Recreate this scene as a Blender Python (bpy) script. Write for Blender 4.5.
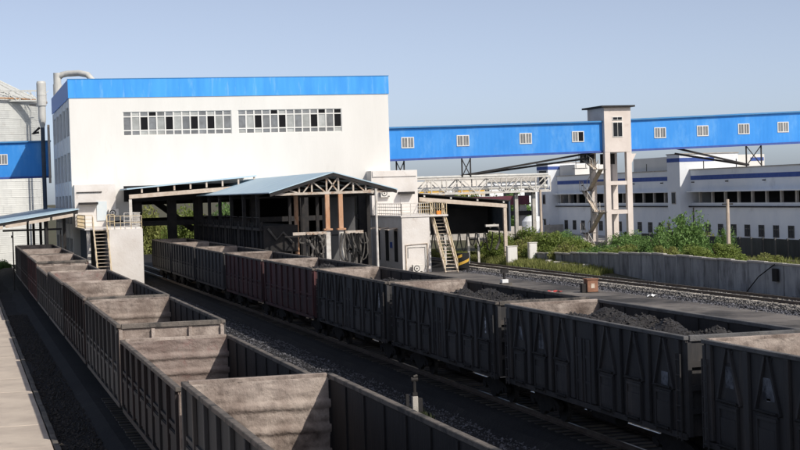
import bpy, bmesh, math, random
import numpy as np
from mathutils import Vector, Matrix
random.seed(7); rng = np.random.default_rng(11)
for o in list(bpy.data.objects): bpy.data.objects.remove(o)
S = bpy.context.scene
COL = S.collection

# ------------------------------------------------------------------ camera, sky, sun, exposure
cam_d = bpy.data.cameras.new('camera'); cam = bpy.data.objects.new('camera', cam_d); COL.objects.link(cam)
roll, pit = math.atan(.03), math.atan(33.1/1635); yaw = math.atan(437.4/math.hypot(1635, 33.1))
f = Vector((math.sin(yaw)*math.cos(pit), math.cos(yaw)*math.cos(pit), -math.sin(pit)))
r = Vector((math.cos(yaw), -math.sin(yaw), 0)); u = r.cross(f)
cr, sr = math.cos(roll), math.sin(roll)
r2 = r*cr - u*sr; u2 = u*cr + r*sr
m = Matrix((r2, u2, -f)).transposed().to_4x4(); m.translation = (0, 0, 6.95)
cam.matrix_world = m
cam_d.sensor_width = 36; cam_d.lens = 36*1635/800; cam_d.clip_start = .5; cam_d.clip_end = 6000
S.camera = cam
SUN = Vector((.535, -1.0, .98)).normalized()          # direction towards the sun
elev = math.asin(SUN.z); rot = math.atan2(SUN.x, SUN.y)
W = bpy.data.worlds.new('World'); S.world = W; W.use_nodes = True
nt = W.node_tree; bg = nt.nodes['Background']
sky = nt.nodes.new('ShaderNodeTexSky'); sky.sky_type = 'NISHITA'; sky.sun_disc = False
sky.sun_elevation = elev; sky.sun_rotation = rot
sky.air_density = .42; sky.dust_density = 1.2; sky.ozone_density = 1.5; sky.altitude = 0
hs = nt.nodes.new('ShaderNodeHueSaturation'); hs.inputs['Saturation'].default_value = .64
nt.links.new(sky.outputs[0], hs.inputs['Color']); nt.links.new(hs.outputs[0], bg.inputs[0]); bg.inputs[1].default_value = .135
sl = bpy.data.lights.new('sun', 'SUN'); so = bpy.data.objects.new('sun', sl); COL.objects.link(so)
sl.energy = 3.3; sl.angle = math.radians(.55); sl.color = (1, .93, .83)
so.rotation_euler = SUN.to_track_quat('Z', 'Y').to_euler(); so.location = (0, 0, 80)
S.view_settings.view_transform = 'Standard'; S.view_settings.look = 'None'
S.view_settings.exposure = 0.2; S.view_settings.gamma = 1
S.render.engine = 'CYCLES'

# ------------------------------------------------------------------ materials
MATS = {}
def mat(name, c, c2=None, scale=1.5, rough=.85, bump=.0, bscale=30, streak=0, c3=None, c3scale=.5, c3lo=.55, c3hi=.7,
        metal=0, island=0, rib=0, ribaxis=0, ribw=.25, objvar=0, spec=.3, emit=None, trans=0):
    if name in MATS: return MATS[name]
    M = bpy.data.materials.new(name); M.use_nodes = True; n = M.node_tree; L = n.links
    b = n.nodes['Principled BSDF']; b.inputs['Roughness'].default_value = rough; b.inputs['Metallic'].default_value = metal
    b.inputs['Specular IOR Level'].default_value = spec
    tc = n.nodes.new('ShaderNodeTexCoord')
    geo = n.nodes.new('ShaderNodeNewGeometry'); oi = n.nodes.new('ShaderNodeObjectInfo')
    vec = n.nodes.new('ShaderNodeVectorMath'); vec.operation = 'MULTIPLY_ADD'
    L.new(oi.outputs['Random'], vec.inputs[0]); vec.inputs[1].default_value = (57, 31, 43); L.new(tc.outputs['Object'], vec.inputs[2])
    mp = n.nodes.new('ShaderNodeMapping'); L.new(vec.outputs[0], mp.inputs[0])
    mp.inputs['Scale'].default_value = (1, 1, 1-.9*streak) if streak else (1, 1, 1)
    def noise(sc, det=6, src=mp, rgh=.6):
        t = n.nodes.new('ShaderNodeTexNoise'); t.inputs['Scale'].default_value = sc; t.inputs['Detail'].default_value = det
        t.inputs['Roughness'].default_value = rgh; L.new(src.outputs[0], t.inputs['Vector']); return t
    def mix(a, bb, fac):
        x = n.nodes.new('ShaderNodeMix'); x.data_type = 'RGBA'
        for i, v in ((6, a), (7, bb)):
            if hasattr(v, 'links'): L.new(v, x.inputs[i])
            else: x.inputs[i].default_value = (*v, 1)
        L.new(fac, x.inputs[0]); return x.outputs[2]
    def ramp(src, lo, hi):
        rp = n.nodes.new('ShaderNodeMapRange'); rp.inputs[1].default_value = lo; rp.inputs[2].default_value = hi
        L.new(src, rp.inputs[0]); return rp.outputs[0]
    col = None
    if c2 is not None:
        col = mix(c, c2, ramp(noise(scale).outputs[0], .35, .65))
    if island:
        c_ = col if col is not None else c
        col = mix(c_, tuple(min(1, v*island) for v in c), geo.outputs['Random Per Island'])
    if c3 is not None:
        col = mix(col if col is not None else c, c3, ramp(noise(c3scale, 8, mp, .68).outputs[0], c3lo, c3hi))
    if objvar:
        h = n.nodes.new('ShaderNodeHueSaturation'); h.inputs['Fac'].default_value = 1
        rr = n.nodes.new('ShaderNodeMapRange'); L.new(oi.outputs['Random'], rr.inputs[0])
        rr.inputs[3].default_value = 1-objvar; rr.inputs[4].default_value = 1+objvar
        L.new(rr.outputs[0], h.inputs['Value'])
        if col is None: h.inputs['Color'].default_value = (*c, 1)
        else: L.new(col, h.inputs['Color'])
        col = h.outputs[0]
    if col is None: b.inputs['Base Color'].default_value = (*c, 1)
    else: L.new(col, b.inputs['Base Color'])
    if emit:
        b.inputs['Emission Color'].default_value = (*c, 1); b.inputs['Emission Strength'].default_value = emit
    h = None
    if bump:
        h = noise(bscale, 5).outputs[0]
    if rib:
        w = n.nodes.new('ShaderNodeTexWave'); w.wave_type = 'BANDS'; w.bands_direction = 'XYZ'[ribaxis]
        w.inputs['Scale'].default_value = .314/ribw; L.new(tc.outputs['Object'], w.inputs['Vector'])
        ad = n.nodes.new('ShaderNodeMath'); ad.operation = 'MULTIPLY_ADD'; L.new(w.outputs['Fac'], ad.inputs[0]); ad.inputs[1].default_value = rib
        if h is not None: L.new(h, ad.inputs[2])
        else: ad.inputs[2].default_value = 0
        h = ad.outputs[0]
    if h is not None:
        bp = n.nodes.new('ShaderNodeBump'); bp.inputs['Strength'].default_value = max(bump, .3 if rib else 0)
        bp.inputs['Distance'].default_value = .05; L.new(h, bp.inputs['Height']); L.new(bp.outputs[0], b.inputs['Normal'])
    if trans:
        tb = n.nodes.new('ShaderNodeBsdfTranslucent'); mx = n.nodes.new('ShaderNodeMixShader'); mx.inputs[0].default_value = trans
        if col is None: tb.inputs[0].default_value = (*c, 1)
        else: L.new(col, tb.inputs[0])
        L.new(b.outputs[0], mx.inputs[1]); L.new(tb.outputs[0], mx.inputs[2]); L.new(mx.outputs[0], n.nodes['Material Output'].inputs[0])
    MATS[name] = M; return M

m_earth = mat('earth', (.075, .08, .04), (.10, .085, .055), scale=.15, bump=.5, bscale=3)
m_coaldust = mat('coal dust ground', (.012, .012, .014), (.022, .021, .022), scale=.35, bump=.8, bscale=8, c3=(.07, .065, .06), c3scale=.35, c3lo=.62, c3hi=.8, rough=.9)
m_yard = mat('dusty yard paving', (.15, .135, .125), (.23, .21, .19), scale=.22, bump=.3, bscale=6, c3=(.05, .047, .046), c3scale=.14, c3lo=.45, c3hi=.62)
m_conc = mat('road concrete', (.60, .52, .44), (.48, .41, .35), scale=.6, bump=.4, bscale=14, c3=(.26, .22, .19), c3scale=.5, c3lo=.56, c3hi=.85)
m_kerb = mat('kerb concrete', (.16, .145, .125), (.08, .075, .07), scale=1.2, bump=.3)
m_ballast = mat('ballast stone', (.038, .038, .043), (.065, .065, .07), scale=.6, island=4.0, rough=.42, spec=.5)
m_coal = mat('coal', (.018, .017, .018), (.035, .032, .031), scale=3, bump=.9, bscale=12, rough=.6, spec=.5, island=1.8)
m_ballastdark = mat('sooty ballast stone', (.026, .023, .021), (.04, .036, .032), scale=.6, island=2.6, rough=.7)
m_ballastgrey = mat('grey ballast stone', (.10, .095, .09), (.16, .15, .14), scale=.6, island=2.5, rough=.6)
m_rail = mat('rail steel', (.10, .075, .06), (.16, .13, .11), scale=3, rough=.55, metal=.4)
m_railtop = mat('rail worn top', (.55, .53, .5), rough=.3, metal=.9)
m_sleeper = mat('concrete sleeper', (.5, .46, .4), (.36, .33, .29), scale=2, bump=.3, objvar=.25)
m_sleeperdark = mat('sooty sleeper', (.11, .095, .075), (.06, .055, .05), scale=2, bump=.3, objvar=.3)
m_wblack = mat('sooty wagon paint', (.034, .034, .037), (.056, .054, .054), scale=1.3, streak=.9, bump=.15, bscale=20, c3=(.12, .10, .086), c3scale=.9, c3lo=.54, c3hi=.82, rough=.7, objvar=.2)
m_wmaroon = mat('maroon wagon paint', (.10, .038, .04), (.058, .032, .033), scale=1.2, streak=.9, bump=.15, bscale=20, c3=(.02, .019, .021), c3scale=.9, c3lo=.45, c3hi=.7, rough=.75, objvar=.15)
m_wbrown = mat('brown wagon paint', (.038, .026, .025), (.022, .02, .021), scale=1.2, streak=.9, bump=.15, bscale=20, c3=(.018, .018, .02), c3scale=.9, c3lo=.45, c3hi=.7, rough=.75, objvar=.15)
m_inner = mat('dusty inner steel', (.41, .345, .30), (.205, .16, .135), scale=1.2, bump=.6, bscale=15, c3=(.07, .052, .043), c3scale=1.6, c3lo=.50, c3hi=.74, rough=.72, objvar=.14, streak=.25)
m_innerred = mat('dusty inner steel with red lead', (.37, .31, .275), (.20, .15, .13), scale=1.0, bump=.55, bscale=15, c3=(.24, .085, .08), c3scale=1.5, c3lo=.55, c3hi=.78, rough=.72, objvar=.10)
m_innerside = mat('shade-darkened sooty inner side', (.032, .029, .029), (.02, .019, .02), scale=1, streak=.9, bump=.3, bscale=8, c3=(.06, .05, .046), c3scale=.7, c3lo=.56, c3hi=.78)  # base colour darkened to paint in the shade on the wagons' inner sides
m_rim = mat('dusty wagon rim', (.18, .155, .135), (.1, .09, .08), scale=3, bump=.5, bscale=25, c3=(.03, .03, .032), c3scale=1.5, c3lo=.52, c3hi=.7)
m_rimgrey = mat('worn wagon rim', (.10, .10, .105), (.16, .155, .15), scale=3, bump=.4, bscale=25, c3=(.03, .03, .032), c3scale=1.5, c3lo=.5, c3hi=.7)
m_redflake = mat('red oxide flake', (.34, .12, .11), (.2, .13, .11), scale=3, c3=(.3, .24, .2), c3scale=4, c3lo=.48, c3hi=.55)
m_under = mat('sooty underframe', (.014, .014, .015), (.03, .028, .027), scale=4, bump=.3)
m_mark = mat('faded white stencil', (.03, .032, .037), (.03, .032, .037), c3=(.30, .32, .36), c3scale=2.2, c3lo=.36, c3hi=.72)
m_markbright = mat('white stencil', (.05, .05, .055), (.05, .05, .055), c3=(.5, .52, .55), c3scale=9, c3lo=.42, c3hi=.52)
m_white = mat('white render', (.745, .735, .705), (.70, .69, .66), scale=.5, bump=.15, bscale=5, streak=.85, c3=(.52, .50, .47), c3scale=.7, c3lo=.60, c3hi=.95)
m_whitedirty = mat('stained white render', (.74, .71, .68), (.66, .62, .58), scale=.7, bump=.3, bscale=6, c3=(.40, .33, .27), c3scale=.9, c3lo=.6, c3hi=.85)
m_bluefascia = mat('blue fascia sheet', (.045, .30, .78), (.065, .36, .84), scale=.9, streak=.95, rough=.55, rib=.5, ribaxis=0, ribw=.55, c3=(.30, .56, .86), c3scale=1.6, c3lo=.54, c3hi=.85)
m_bluecorr = mat('blue corrugated cladding', (.03, .245, .70), (.05, .29, .76), scale=.5, streak=.6, rough=.5, rib=.4, ribaxis=0, ribw=.45, c3=(.16, .42, .80), c3scale=.6, c3lo=.5, c3hi=.85)
m_blueside = mat('blue side cladding', (.04, .20, .62), (.05, .23, .66), scale=.5, streak=.6, rough=.5, rib=.5, ribaxis=1, ribw=.6)
m_blueroof = mat('blue roof edge', (.05, .22, .5), (.09, .26, .48), scale=1, rough=.5)
m_shedroof = mat('pale blue roof sheet', (.50, .64, .73), (.42, .57, .67), scale=.6, rough=.5, rib=.5, ribaxis=1, ribw=.7, c3=(.5, .6, .66), c3scale=.5, c3lo=.55, c3hi=.85)
m_dark = mat('dark steel', (.022, .022, .024), (.04, .036, .034), scale=2, bump=.2)
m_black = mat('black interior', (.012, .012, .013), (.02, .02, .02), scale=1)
m_fascia = mat('cream steel beam', (.62, .54, .46), (.5, .41, .33), scale=2, c3=(.3, .19, .12), c3scale=1.8, c3lo=.6, c3hi=.75)
m_whitesteel = mat('white painted steel', (.66, .64, .6), (.5, .47, .43), scale=3, c3=(.3, .2, .14), c3scale=3, c3lo=.6, c3hi=.75)
m_trussrust = mat('rusty white truss', (.58, .53, .47), (.4, .32, .25), scale=2.5, c3=(.26, .13, .07), c3scale=2.5, c3lo=.55, c3hi=.7)
m_orange = mat('rusty orange column', (.46, .23, .12), (.52, .34, .23), scale=1.5, streak=.6, c3=(.3, .13, .06), c3scale=2.5, c3lo=.52, c3hi=.66)
m_yellowrail = mat('yellowed rail paint', (.58, .45, .25), (.62, .54, .42), scale=4, c3=(.2, .12, .07), c3scale=4, c3lo=.6, c3hi=.7)
m_stair = mat('cream stair paint', (.64, .56, .47), (.52, .43, .34), scale=4, c3=(.2, .13, .09), c3scale=4, c3lo=.58, c3hi=.7)
m_galv = mat('galvanised silo sheet', (.62, .63, .60), (.52, .53, .51), scale=.9, rough=.55, metal=.15, island=1.06, rib=.6, ribaxis=2, ribw=.23, c3=(.46, .42, .37), c3scale=.5, c3lo=.6, c3hi=.9)
m_silowhite = mat('white silo sheet', (.74, .75, .72), (.64, .65, .63), scale=.9, rough=.6, island=1.06, rib=.6, ribaxis=2, ribw=.23)
m_rust = mat('rust', (.36, .17, .07), (.5, .3, .16), scale=4)
m_duct = mat('pale duct steel', (.60, .60, .57), (.5, .5, .48), scale=2, rough=.5)
m_ductdark = mat('dark pipe', (.05, .07, .10), (.08, .1, .13), scale=2)
m_pane = [mat('grey pane', (.20, .21, .22), (.13, .135, .14), scale=2, rough=.15, spec=.6, objvar=.3),
          mat('pale pane', (.40, .41, .40), (.3, .31, .3), scale=2, rough=.2, objvar=.25),
          mat('open dark pane', (.006, .006, .008), rough=.9)]
m_glassdark = mat('dark window glass', (.012, .014, .018), (.025, .028, .034), scale=1.5, rough=.4, spec=.12)
m_frame = mat('white window frame', (.72, .71, .68))
m_tower = mat('pinkish tower render', (.72, .65, .60), (.64, .57, .52), scale=.6, bump=.2, bscale=5, c3=(.42, .33, .28), c3scale=.9, c3lo=.6, c3hi=.85)
m_hall = mat('whitewashed brick', (.84, .86, .88), (.76, .79, .83), scale=.4, bump=.3, bscale=7, c3=(.5, .51, .53), c3scale=.45, c3lo=.58, c3hi=.9)
m_stripe = mat('blue painted stripe', (.05, .09, .30), (.07, .12, .36), scale=1.5)
m_wall = mat('weathered concrete panel', (.36, .37, .375), (.22, .23, .24), scale=.9, streak=.7, bump=.4, bscale=6, objvar=.2, c3=(.06, .06, .065), c3scale=1.1, c3lo=.5, c3hi=.75)
m_coping = mat('pale coping', (.50, .47, .43), (.36, .34, .31), scale=2, bump=.4)
m_wall2 = mat('dark concrete panel', (.10, .10, .10), (.06, .06, .062), scale=1, streak=.8, bump=.3, objvar=.25)
m_pole = mat('pale concrete pole', (.55, .46, .38), (.45, .37, .3), scale=3, streak=.5)
m_leaf = [mat('leaf green', (.27, .34, .085), (.19, .27, .06), scale=.8, island=.55, rough=.6, trans=.35),
          mat('leaf dark green', (.12, .20, .06), (.085, .155, .045), scale=.8, island=1.7, rough=.6, trans=.3),
          mat('leaf olive', (.33, .35, .11), (.25, .29, .08), scale=.8, island=.6, rough=.6, trans=.35)]
m_grass = mat('bright grass', (.24, .28, .075), (.32, .31, .12), scale=.6, island=.6, rough=.7, trans=.3)
m_weed = mat('dusty weed', (.03, .045, .016), (.045, .05, .025), scale=.6, island=.6, rough=.8)
m_bark = mat('bark', (.09, .065, .045), (.05, .04, .03), scale=4, bump=.5)
m_crane = mat('yellow crane paint', (.72, .42, .04), (.6, .33, .03), scale=1)
m_purple = mat('purple red steel', (.16, .05, .07), (.1, .04, .055), scale=1)
m_hazardy = mat('hazard yellow', (.66, .40, .05), (.5, .3, .06), scale=3)
m_hose = mat('grey hose', (.14, .13, .12), (.07, .066, .06), scale=3)
m_hoseblack = mat('black hose', (.012, .012, .012))
m_brownbox = mat('rusty brown box', (.32, .17, .11), (.22, .11, .07), scale=3)
m_red = mat('red rag', (.55, .08, .07)); m_blue = mat('blue rag', (.08, .2, .6)); m_plastic = mat('white plastic scrap', (.75, .76, .76))
m_orangebag = mat('orange sack', (.7, .26, .05))
m_ac = mat('air conditioner casing', (.74, .72, .68), (.66, .63, .58), scale=3)
m_sign = mat('pale blue board', (.62, .70, .74), (.68, .72, .73), scale=2)

# ------------------------------------------------------------------ helpers
class MB:
    def __init__(s): s.v = []; s.f = []
    def add(s, vs, fs):
        k = len(s.v); s.v += [tuple(p) for p in vs]; s.f += [tuple(i+k for i in q) for q in fs]; return s
    def box(s, x0, x1, y0, y1, z0, z1):
        vs = [(x, y, z) for x in (x0, x1) for y in (y0, y1) for z in (z0, z1)]
        return s.add(vs, [(0, 1, 3, 2), (4, 6, 7, 5), (0, 4, 5, 1), (2, 3, 7, 6), (0, 2, 6, 4), (1, 5, 7, 3)])
    def beam(s, p, q, w, h=None, up=(0, 0, 1)):
        h = h or w; p = Vector(p); q = Vector(q); d = (q-p).normalized(); up = Vector(up)
        a = d.cross(up)
        if a.length < 1e-3: a = d.cross(Vector((0, 1, 0)))
        a.normalize(); b = a.cross(d); a = a*w/2; b = b*h/2
        vs = [e+i*a+j*b for e in (p, q) for i, j in ((-1, -1), (1, -1), (1, 1), (-1, 1))]
        return s.add(vs, [(0, 1, 2, 3), (7, 6, 5, 4), (0, 4, 5, 1), (1, 5, 6, 2), (2, 6, 7, 3), (3, 7, 4, 0)])
    def tube(s, pts, rad, n=8, caps=True):
        pts = [Vector(p) for p in pts]; R = rad if isinstance(rad, (list, tuple)) else [rad]*len(pts); vs = []; fs = []
        ref = None
        for i, p in enumerate(pts):
            d = (pts[min(i+1, len(pts)-1)]-pts[max(i-1, 0)]).normalized()
            if ref is None:
                ref = Vector((0, 0, 1)) if abs(d.z) < .9 else Vector((1, 0, 0))
            a = d.cross(ref)
            if a.length < 1e-3: a = d.cross(Vector((0, 1, 0)))
            a.normalize(); b = a.cross(d)
            for k in range(n):
                t = 2*math.pi*k/n; vs.append(p+(a*math.cos(t)+b*math.sin(t))*R[i])
        for i in range(len(pts)-1):
            for k in range(n):
                fs.append((i*n+k, i*n+(k+1) % n, (i+1)*n+(k+1) % n, (i+1)*n+k))
        if caps: fs += [tuple(range(n-1, -1, -1)), tuple(range((len(pts)-1)*n, len(pts)*n))]
        return s.add(vs, fs)
    def prism(s, poly, axis, a0, a1):
        n = len(poly)
        def P(p, a): return {0: (a, p[0], p[1]), 1: (p[0], a, p[1]), 2: (p[0], p[1], a)}[axis]
        vs = [P(p, a0) for p in poly]+[P(p, a1) for p in poly]
        fs = [tuple(range(n-1, -1, -1)), tuple(range(n, 2*n))]+[(i, (i+1) % n, n+(i+1) % n, n+i) for i in range(n)]
        return s.add(vs, fs)
    def grid(s, P, nu, nv):
        vs = [P(i/(nu-1), j/(nv-1)) for i in range(nu) for j in range(nv)]
        return s.add(vs, [(i*nv+j, (i+1)*nv+j, (i+1)*nv+j+1, i*nv+j+1) for i in range(nu-1) for j in range(nv-1)])
    def mesh(s, name, m, smooth=False, bevel=0):
        me = bpy.data.meshes.new(name); me.from_pydata(s.v, [], s.f)
        bm = bmesh.new(); bm.from_mesh(me)
        if bevel: bmesh.ops.bevel(bm, geom=bm.edges[:], offset=bevel, segments=1, affect='EDGES')
        bmesh.ops.recalc_face_normals(bm, faces=bm.faces[:]); bm.to_mesh(me); bm.free()
        me.materials.append(m)
        if smooth: me.shade_smooth()
        return me
    def build(s, name, m, parent=None, smooth=False, bevel=0, label=None):
        """mesh given in the parent's local frame"""
        o = bpy.data.objects.new(name, s.mesh(name, m, smooth, bevel)); COL.objects.link(o)
        if parent: o.parent = parent
        if label: o['label'] = label
        return o
def box(*a): return MB().box(*a)
def tag(o, label=None, cat=None, group=None, kind=None):
    for k, v in (('label', label), ('category', cat), ('group', group), ('kind', kind)):
        if v: o[k] = v
    return o
def thing(name, loc, label, cat, group=None, rz=0):
    o = bpy.data.objects.new(name, None); COL.objects.link(o); o.location = loc; o.rotation_euler.z = rz
    o.empty_display_size = .3
    return tag(o, label, cat, group)
def inst(name, me, parent=None, loc=(0, 0, 0), rz=0, sc=None):
    o = bpy.data.objects.new(name, me); COL.objects.link(o); o.location = loc; o.rotation_euler.z = rz
    if sc: o.scale = sc
    if parent: o.parent = parent
    return o
def copy_tree(o, parent=None):
    kids = list(o.children)
    c = o.copy(); COL.objects.link(c); c.parent = parent
    for k in kids: copy_tree(k, c)
    return c
def numesh(name, V, Fq, m, k=4):
    me = bpy.data.meshes.new(name); n = len(Fq)
    me.vertices.add(len(V)); me.vertices.foreach_set('co', V.astype(np.float32).ravel())
    me.loops.add(n*k); me.loops.foreach_set('vertex_index', Fq.astype(np.int32).ravel())
    me.polygons.add(n); me.polygons.foreach_set('loop_start', np.arange(0, n*k, k, dtype=np.int32))
    me.update(calc_edges=True); me.materials.append(m); return me

# ------------------------------------------------------------------ ground, tracks, pavement
g = MB().box(-3000, 3000, -300, 5000, -2.5, -.62).build('ground', m_earth); tag(g, kind='structure')
g = MB().grid(lambda a, b: (2.6+a*50.4, -30+b*290, -.43+.05*math.sin(a*31+b*57)*math.sin(b*91)), 60, 160).build('coal_dust_ground', m_coaldust); tag(g, kind='structure')
y = MB().prism([(20.6, -.45), (20.6, -.10), (41.7, -.10), (41.9, -.45)], 1, -20, 137).build('yard_pavement', m_yard); tag(y, kind='structure')
# concrete road on the left, slab by slab
road = thing('concrete_road', (0, 0, 0), None, None); road['kind'] = 'structure'
slab = box(-3.1, 3.1, 0, 4.98, -.3, 0).mesh('slab', m_conc, bevel=.015)
for i in range(34):
    inst('slab', slab, road, (-.72, 10+i*5, -.35+.006*math.sin(i*2.3)))
    inst('slab', slab, road, (-6.95, 10+i*5, -.35+.006*math.cos(i*1.7)))
kerb = box(0, .17, 0, 2.47, -.35, 0).mesh('kerb_stone', m_kerb, bevel=.015)
for i in range(66): inst('kerb_stone', kerb, road, (2.42+.01*math.sin(i*3.1), 10+i*2.5, -.325+.008*math.sin(i*1.9)))

def track(name, cx, y0, y1, sl_range, msl, top=0.0):
    t = thing(name, (cx, 0, top), None, None); t['kind'] = 'structure'
    MB().prism([(-2.6, -.5), (-1.6, -.19), (1.6, -.19), (2.6, -.5)], 1, y0, y1).build('ballast_bed', m_coaldust, t)
    for sx in (-.75, .75):
        MB().prism([(sx-.07, -.17), (sx-.07, -.15), (sx-.012, -.13), (sx-.012, -.045), (sx-.036, -.035), (sx-.036, -.003),
                    (sx+.036, -.003), (sx+.036, -.035), (sx+.012, -.045), (sx+.012, -.13), (sx+.07, -.15), (sx+.07, -.17)], 1, y0, y1).build('rail', m_rail, t)
        box(sx-.03, sx+.03, y0, y1, -.0025, .004).build('rail_head', m_railtop, t)
    sm = MB().prism([(-1.3, -.34), (-1.3, -.165), (-.5, -.172), (.5, -.172), (1.3, -.165), (1.3, -.34)], 1, -.13, .13).mesh('sleeper', msl, bevel=.012)
    yy = sl_range[0]
    while yy < sl_range[1]:
        inst('sleeper', sm, t, (random.uniform(-.02, .02), yy, random.uniform(-.012, .012)), random.uniform(-.012, .012)); yy += .6
    return t
track('railway_track', 5.9, -10, 210, (14, 60), m_sleeperdark)
track('railway_track', 17.82, -10, 210, (22, 110), m_sleeperdark)
track('railway_track', 46.3, 10, 260, (66, 200), m_sleeper, top=.05)
track('railway_track', 25.6, 108, 200, (108, 116), m_sleeperdark, top=.06)

# loose stones
def stones(name, n, xr, yr, zf, smin, smax, m, ybias=1.0):
    base = np.array([(1, 0, 0), (-1, 0, 0), (0, 1, 0), (0, -1, 0), (0, 0, 1), (0, 0, -1)], float)
    tri = np.array([(0, 2, 4), (2, 1, 4), (1, 3, 4), (3, 0, 4), (2, 0, 5), (1, 2, 5), (3, 1, 5), (0, 3, 5)])
    x = rng.uniform(*xr, n); yv = yr[0]+(yr[1]-yr[0])*rng.random(n)**ybias
    s = rng.uniform(smin, smax, n)*rng.choice([.6, 1, 1, 1.5], n)
    V = base[None]*rng.uniform(.55, 1.2, (n, 6, 1)); a = rng.uniform(0, 6.28, n); c, d = np.cos(a), np.sin(a)
    V = np.stack([V[..., 0]*c[:, None]-V[..., 1]*d[:, None], V[..., 0]*d[:, None]+V[..., 1]*c[:, None], V[..., 2]*.75], -1)
    V = V*s[:, None, None]+rng.normal(0, .12, (n, 6, 3))*s[:, None, None]
    z = np.array([zf(p, q) for p, q in zip(x, yv)])
    V += np.stack([x, yv, z], -1)[:, None]
    Fc = (tri[None]+(np.arange(n)*6)[:, None, None]).reshape(-1, 3)
    o = bpy.data.objects.new(name, numesh(name, V.reshape(-1, 3), Fc, m, 3)); COL.objects.link(o); o['kind'] = 'stuff'; return o
def zmid(x, y_): return -.41+.30*max(0, 1-abs(x-11.2)/4)*(.5+.5*math.sin(x*1.9+math.sin(y_*.35)*1.2)) if 7.6 < x < 15.6 else -.2
g = MB().grid(lambda a, b: (7.6+a*8, 15+b*150, zmid(7.6+a*8, 15+b*150)+.03*math.sin(a*90+b*200)), 40, 150).build('ballast_heap_ground', m_coaldust); tag(g, kind='structure')
tag(stones('ballast_stones', 60000, (7.7, 15.6), (18, 140), zmid, .02, .055, m_ballast, 1.7), 'loose dark ballast and coal lumps between the two rows of wagons', 'ballast')
def zleft(x, y_): return -.42+.10*math.sin((x-2.6)*1.6)
tag(stones('ballast_stones', 26000, (2.62, 5.0), (18, 110), zleft, .015, .045, m_ballastdark, 1.6), 'dark loose ballast between the concrete road and the left wagons', 'ballast')
tag(stones('ballast_stones', 9000, (41.3, 44.6), (58, 140), lambda x, y_: -.12-.20*min(1, max(0, x-41.5)) if x < 43.2 else -.3, .03, .085, m_ballast, 1.2), 'black coal lumps and ballast between the yard paving and the far siding', 'ballast')
tag(stones('ballast_stones', 12000, (43.6, 48.8), (60, 140), lambda x, y_: -.13 if abs(x-46.3) < 1.8 else -.16, .03, .075, m_ballastgrey, 1.2), 'grey ballast around the far siding track', 'ballast')

# ------------------------------------------------------------------ wagons
LW = 3.22
def dent_wall(W_, z0, z1, yface, ydir, ribs, nu=46, nv=34):
    """end wall skin with pressed horizontal ribs and dents; ydir = side the face looks to"""
    fx = rng.normal(0, 1, (nu, nv)); 
    for _ in range(4):
        fx[1:-1, 1:-1] = (fx[1:-1, 1:-1]*2+fx[:-2, 1:-1]+fx[2:, 1:-1]+fx[1:-1, :-2]+fx[1:-1, 2:])/6
    mb = MB()
    def P(a, b):
        i, j = int(round(a*(nu-1))), int(round(b*(nv-1))); z = z0+(z1-z0)*b
        d = sum(.05*math.exp(-((z-rz)/.085)**4) for rz in ribs)
        e = .026*max(-1.6, min(2.5, fx[i, j])) if 0 < i < nu-1 and 0 < j < nv-1 else 0
        return (.08+(W_-.16)*a, yface+ydir*(d+e), z)
    return mb.grid(P, nu, nv)

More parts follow.
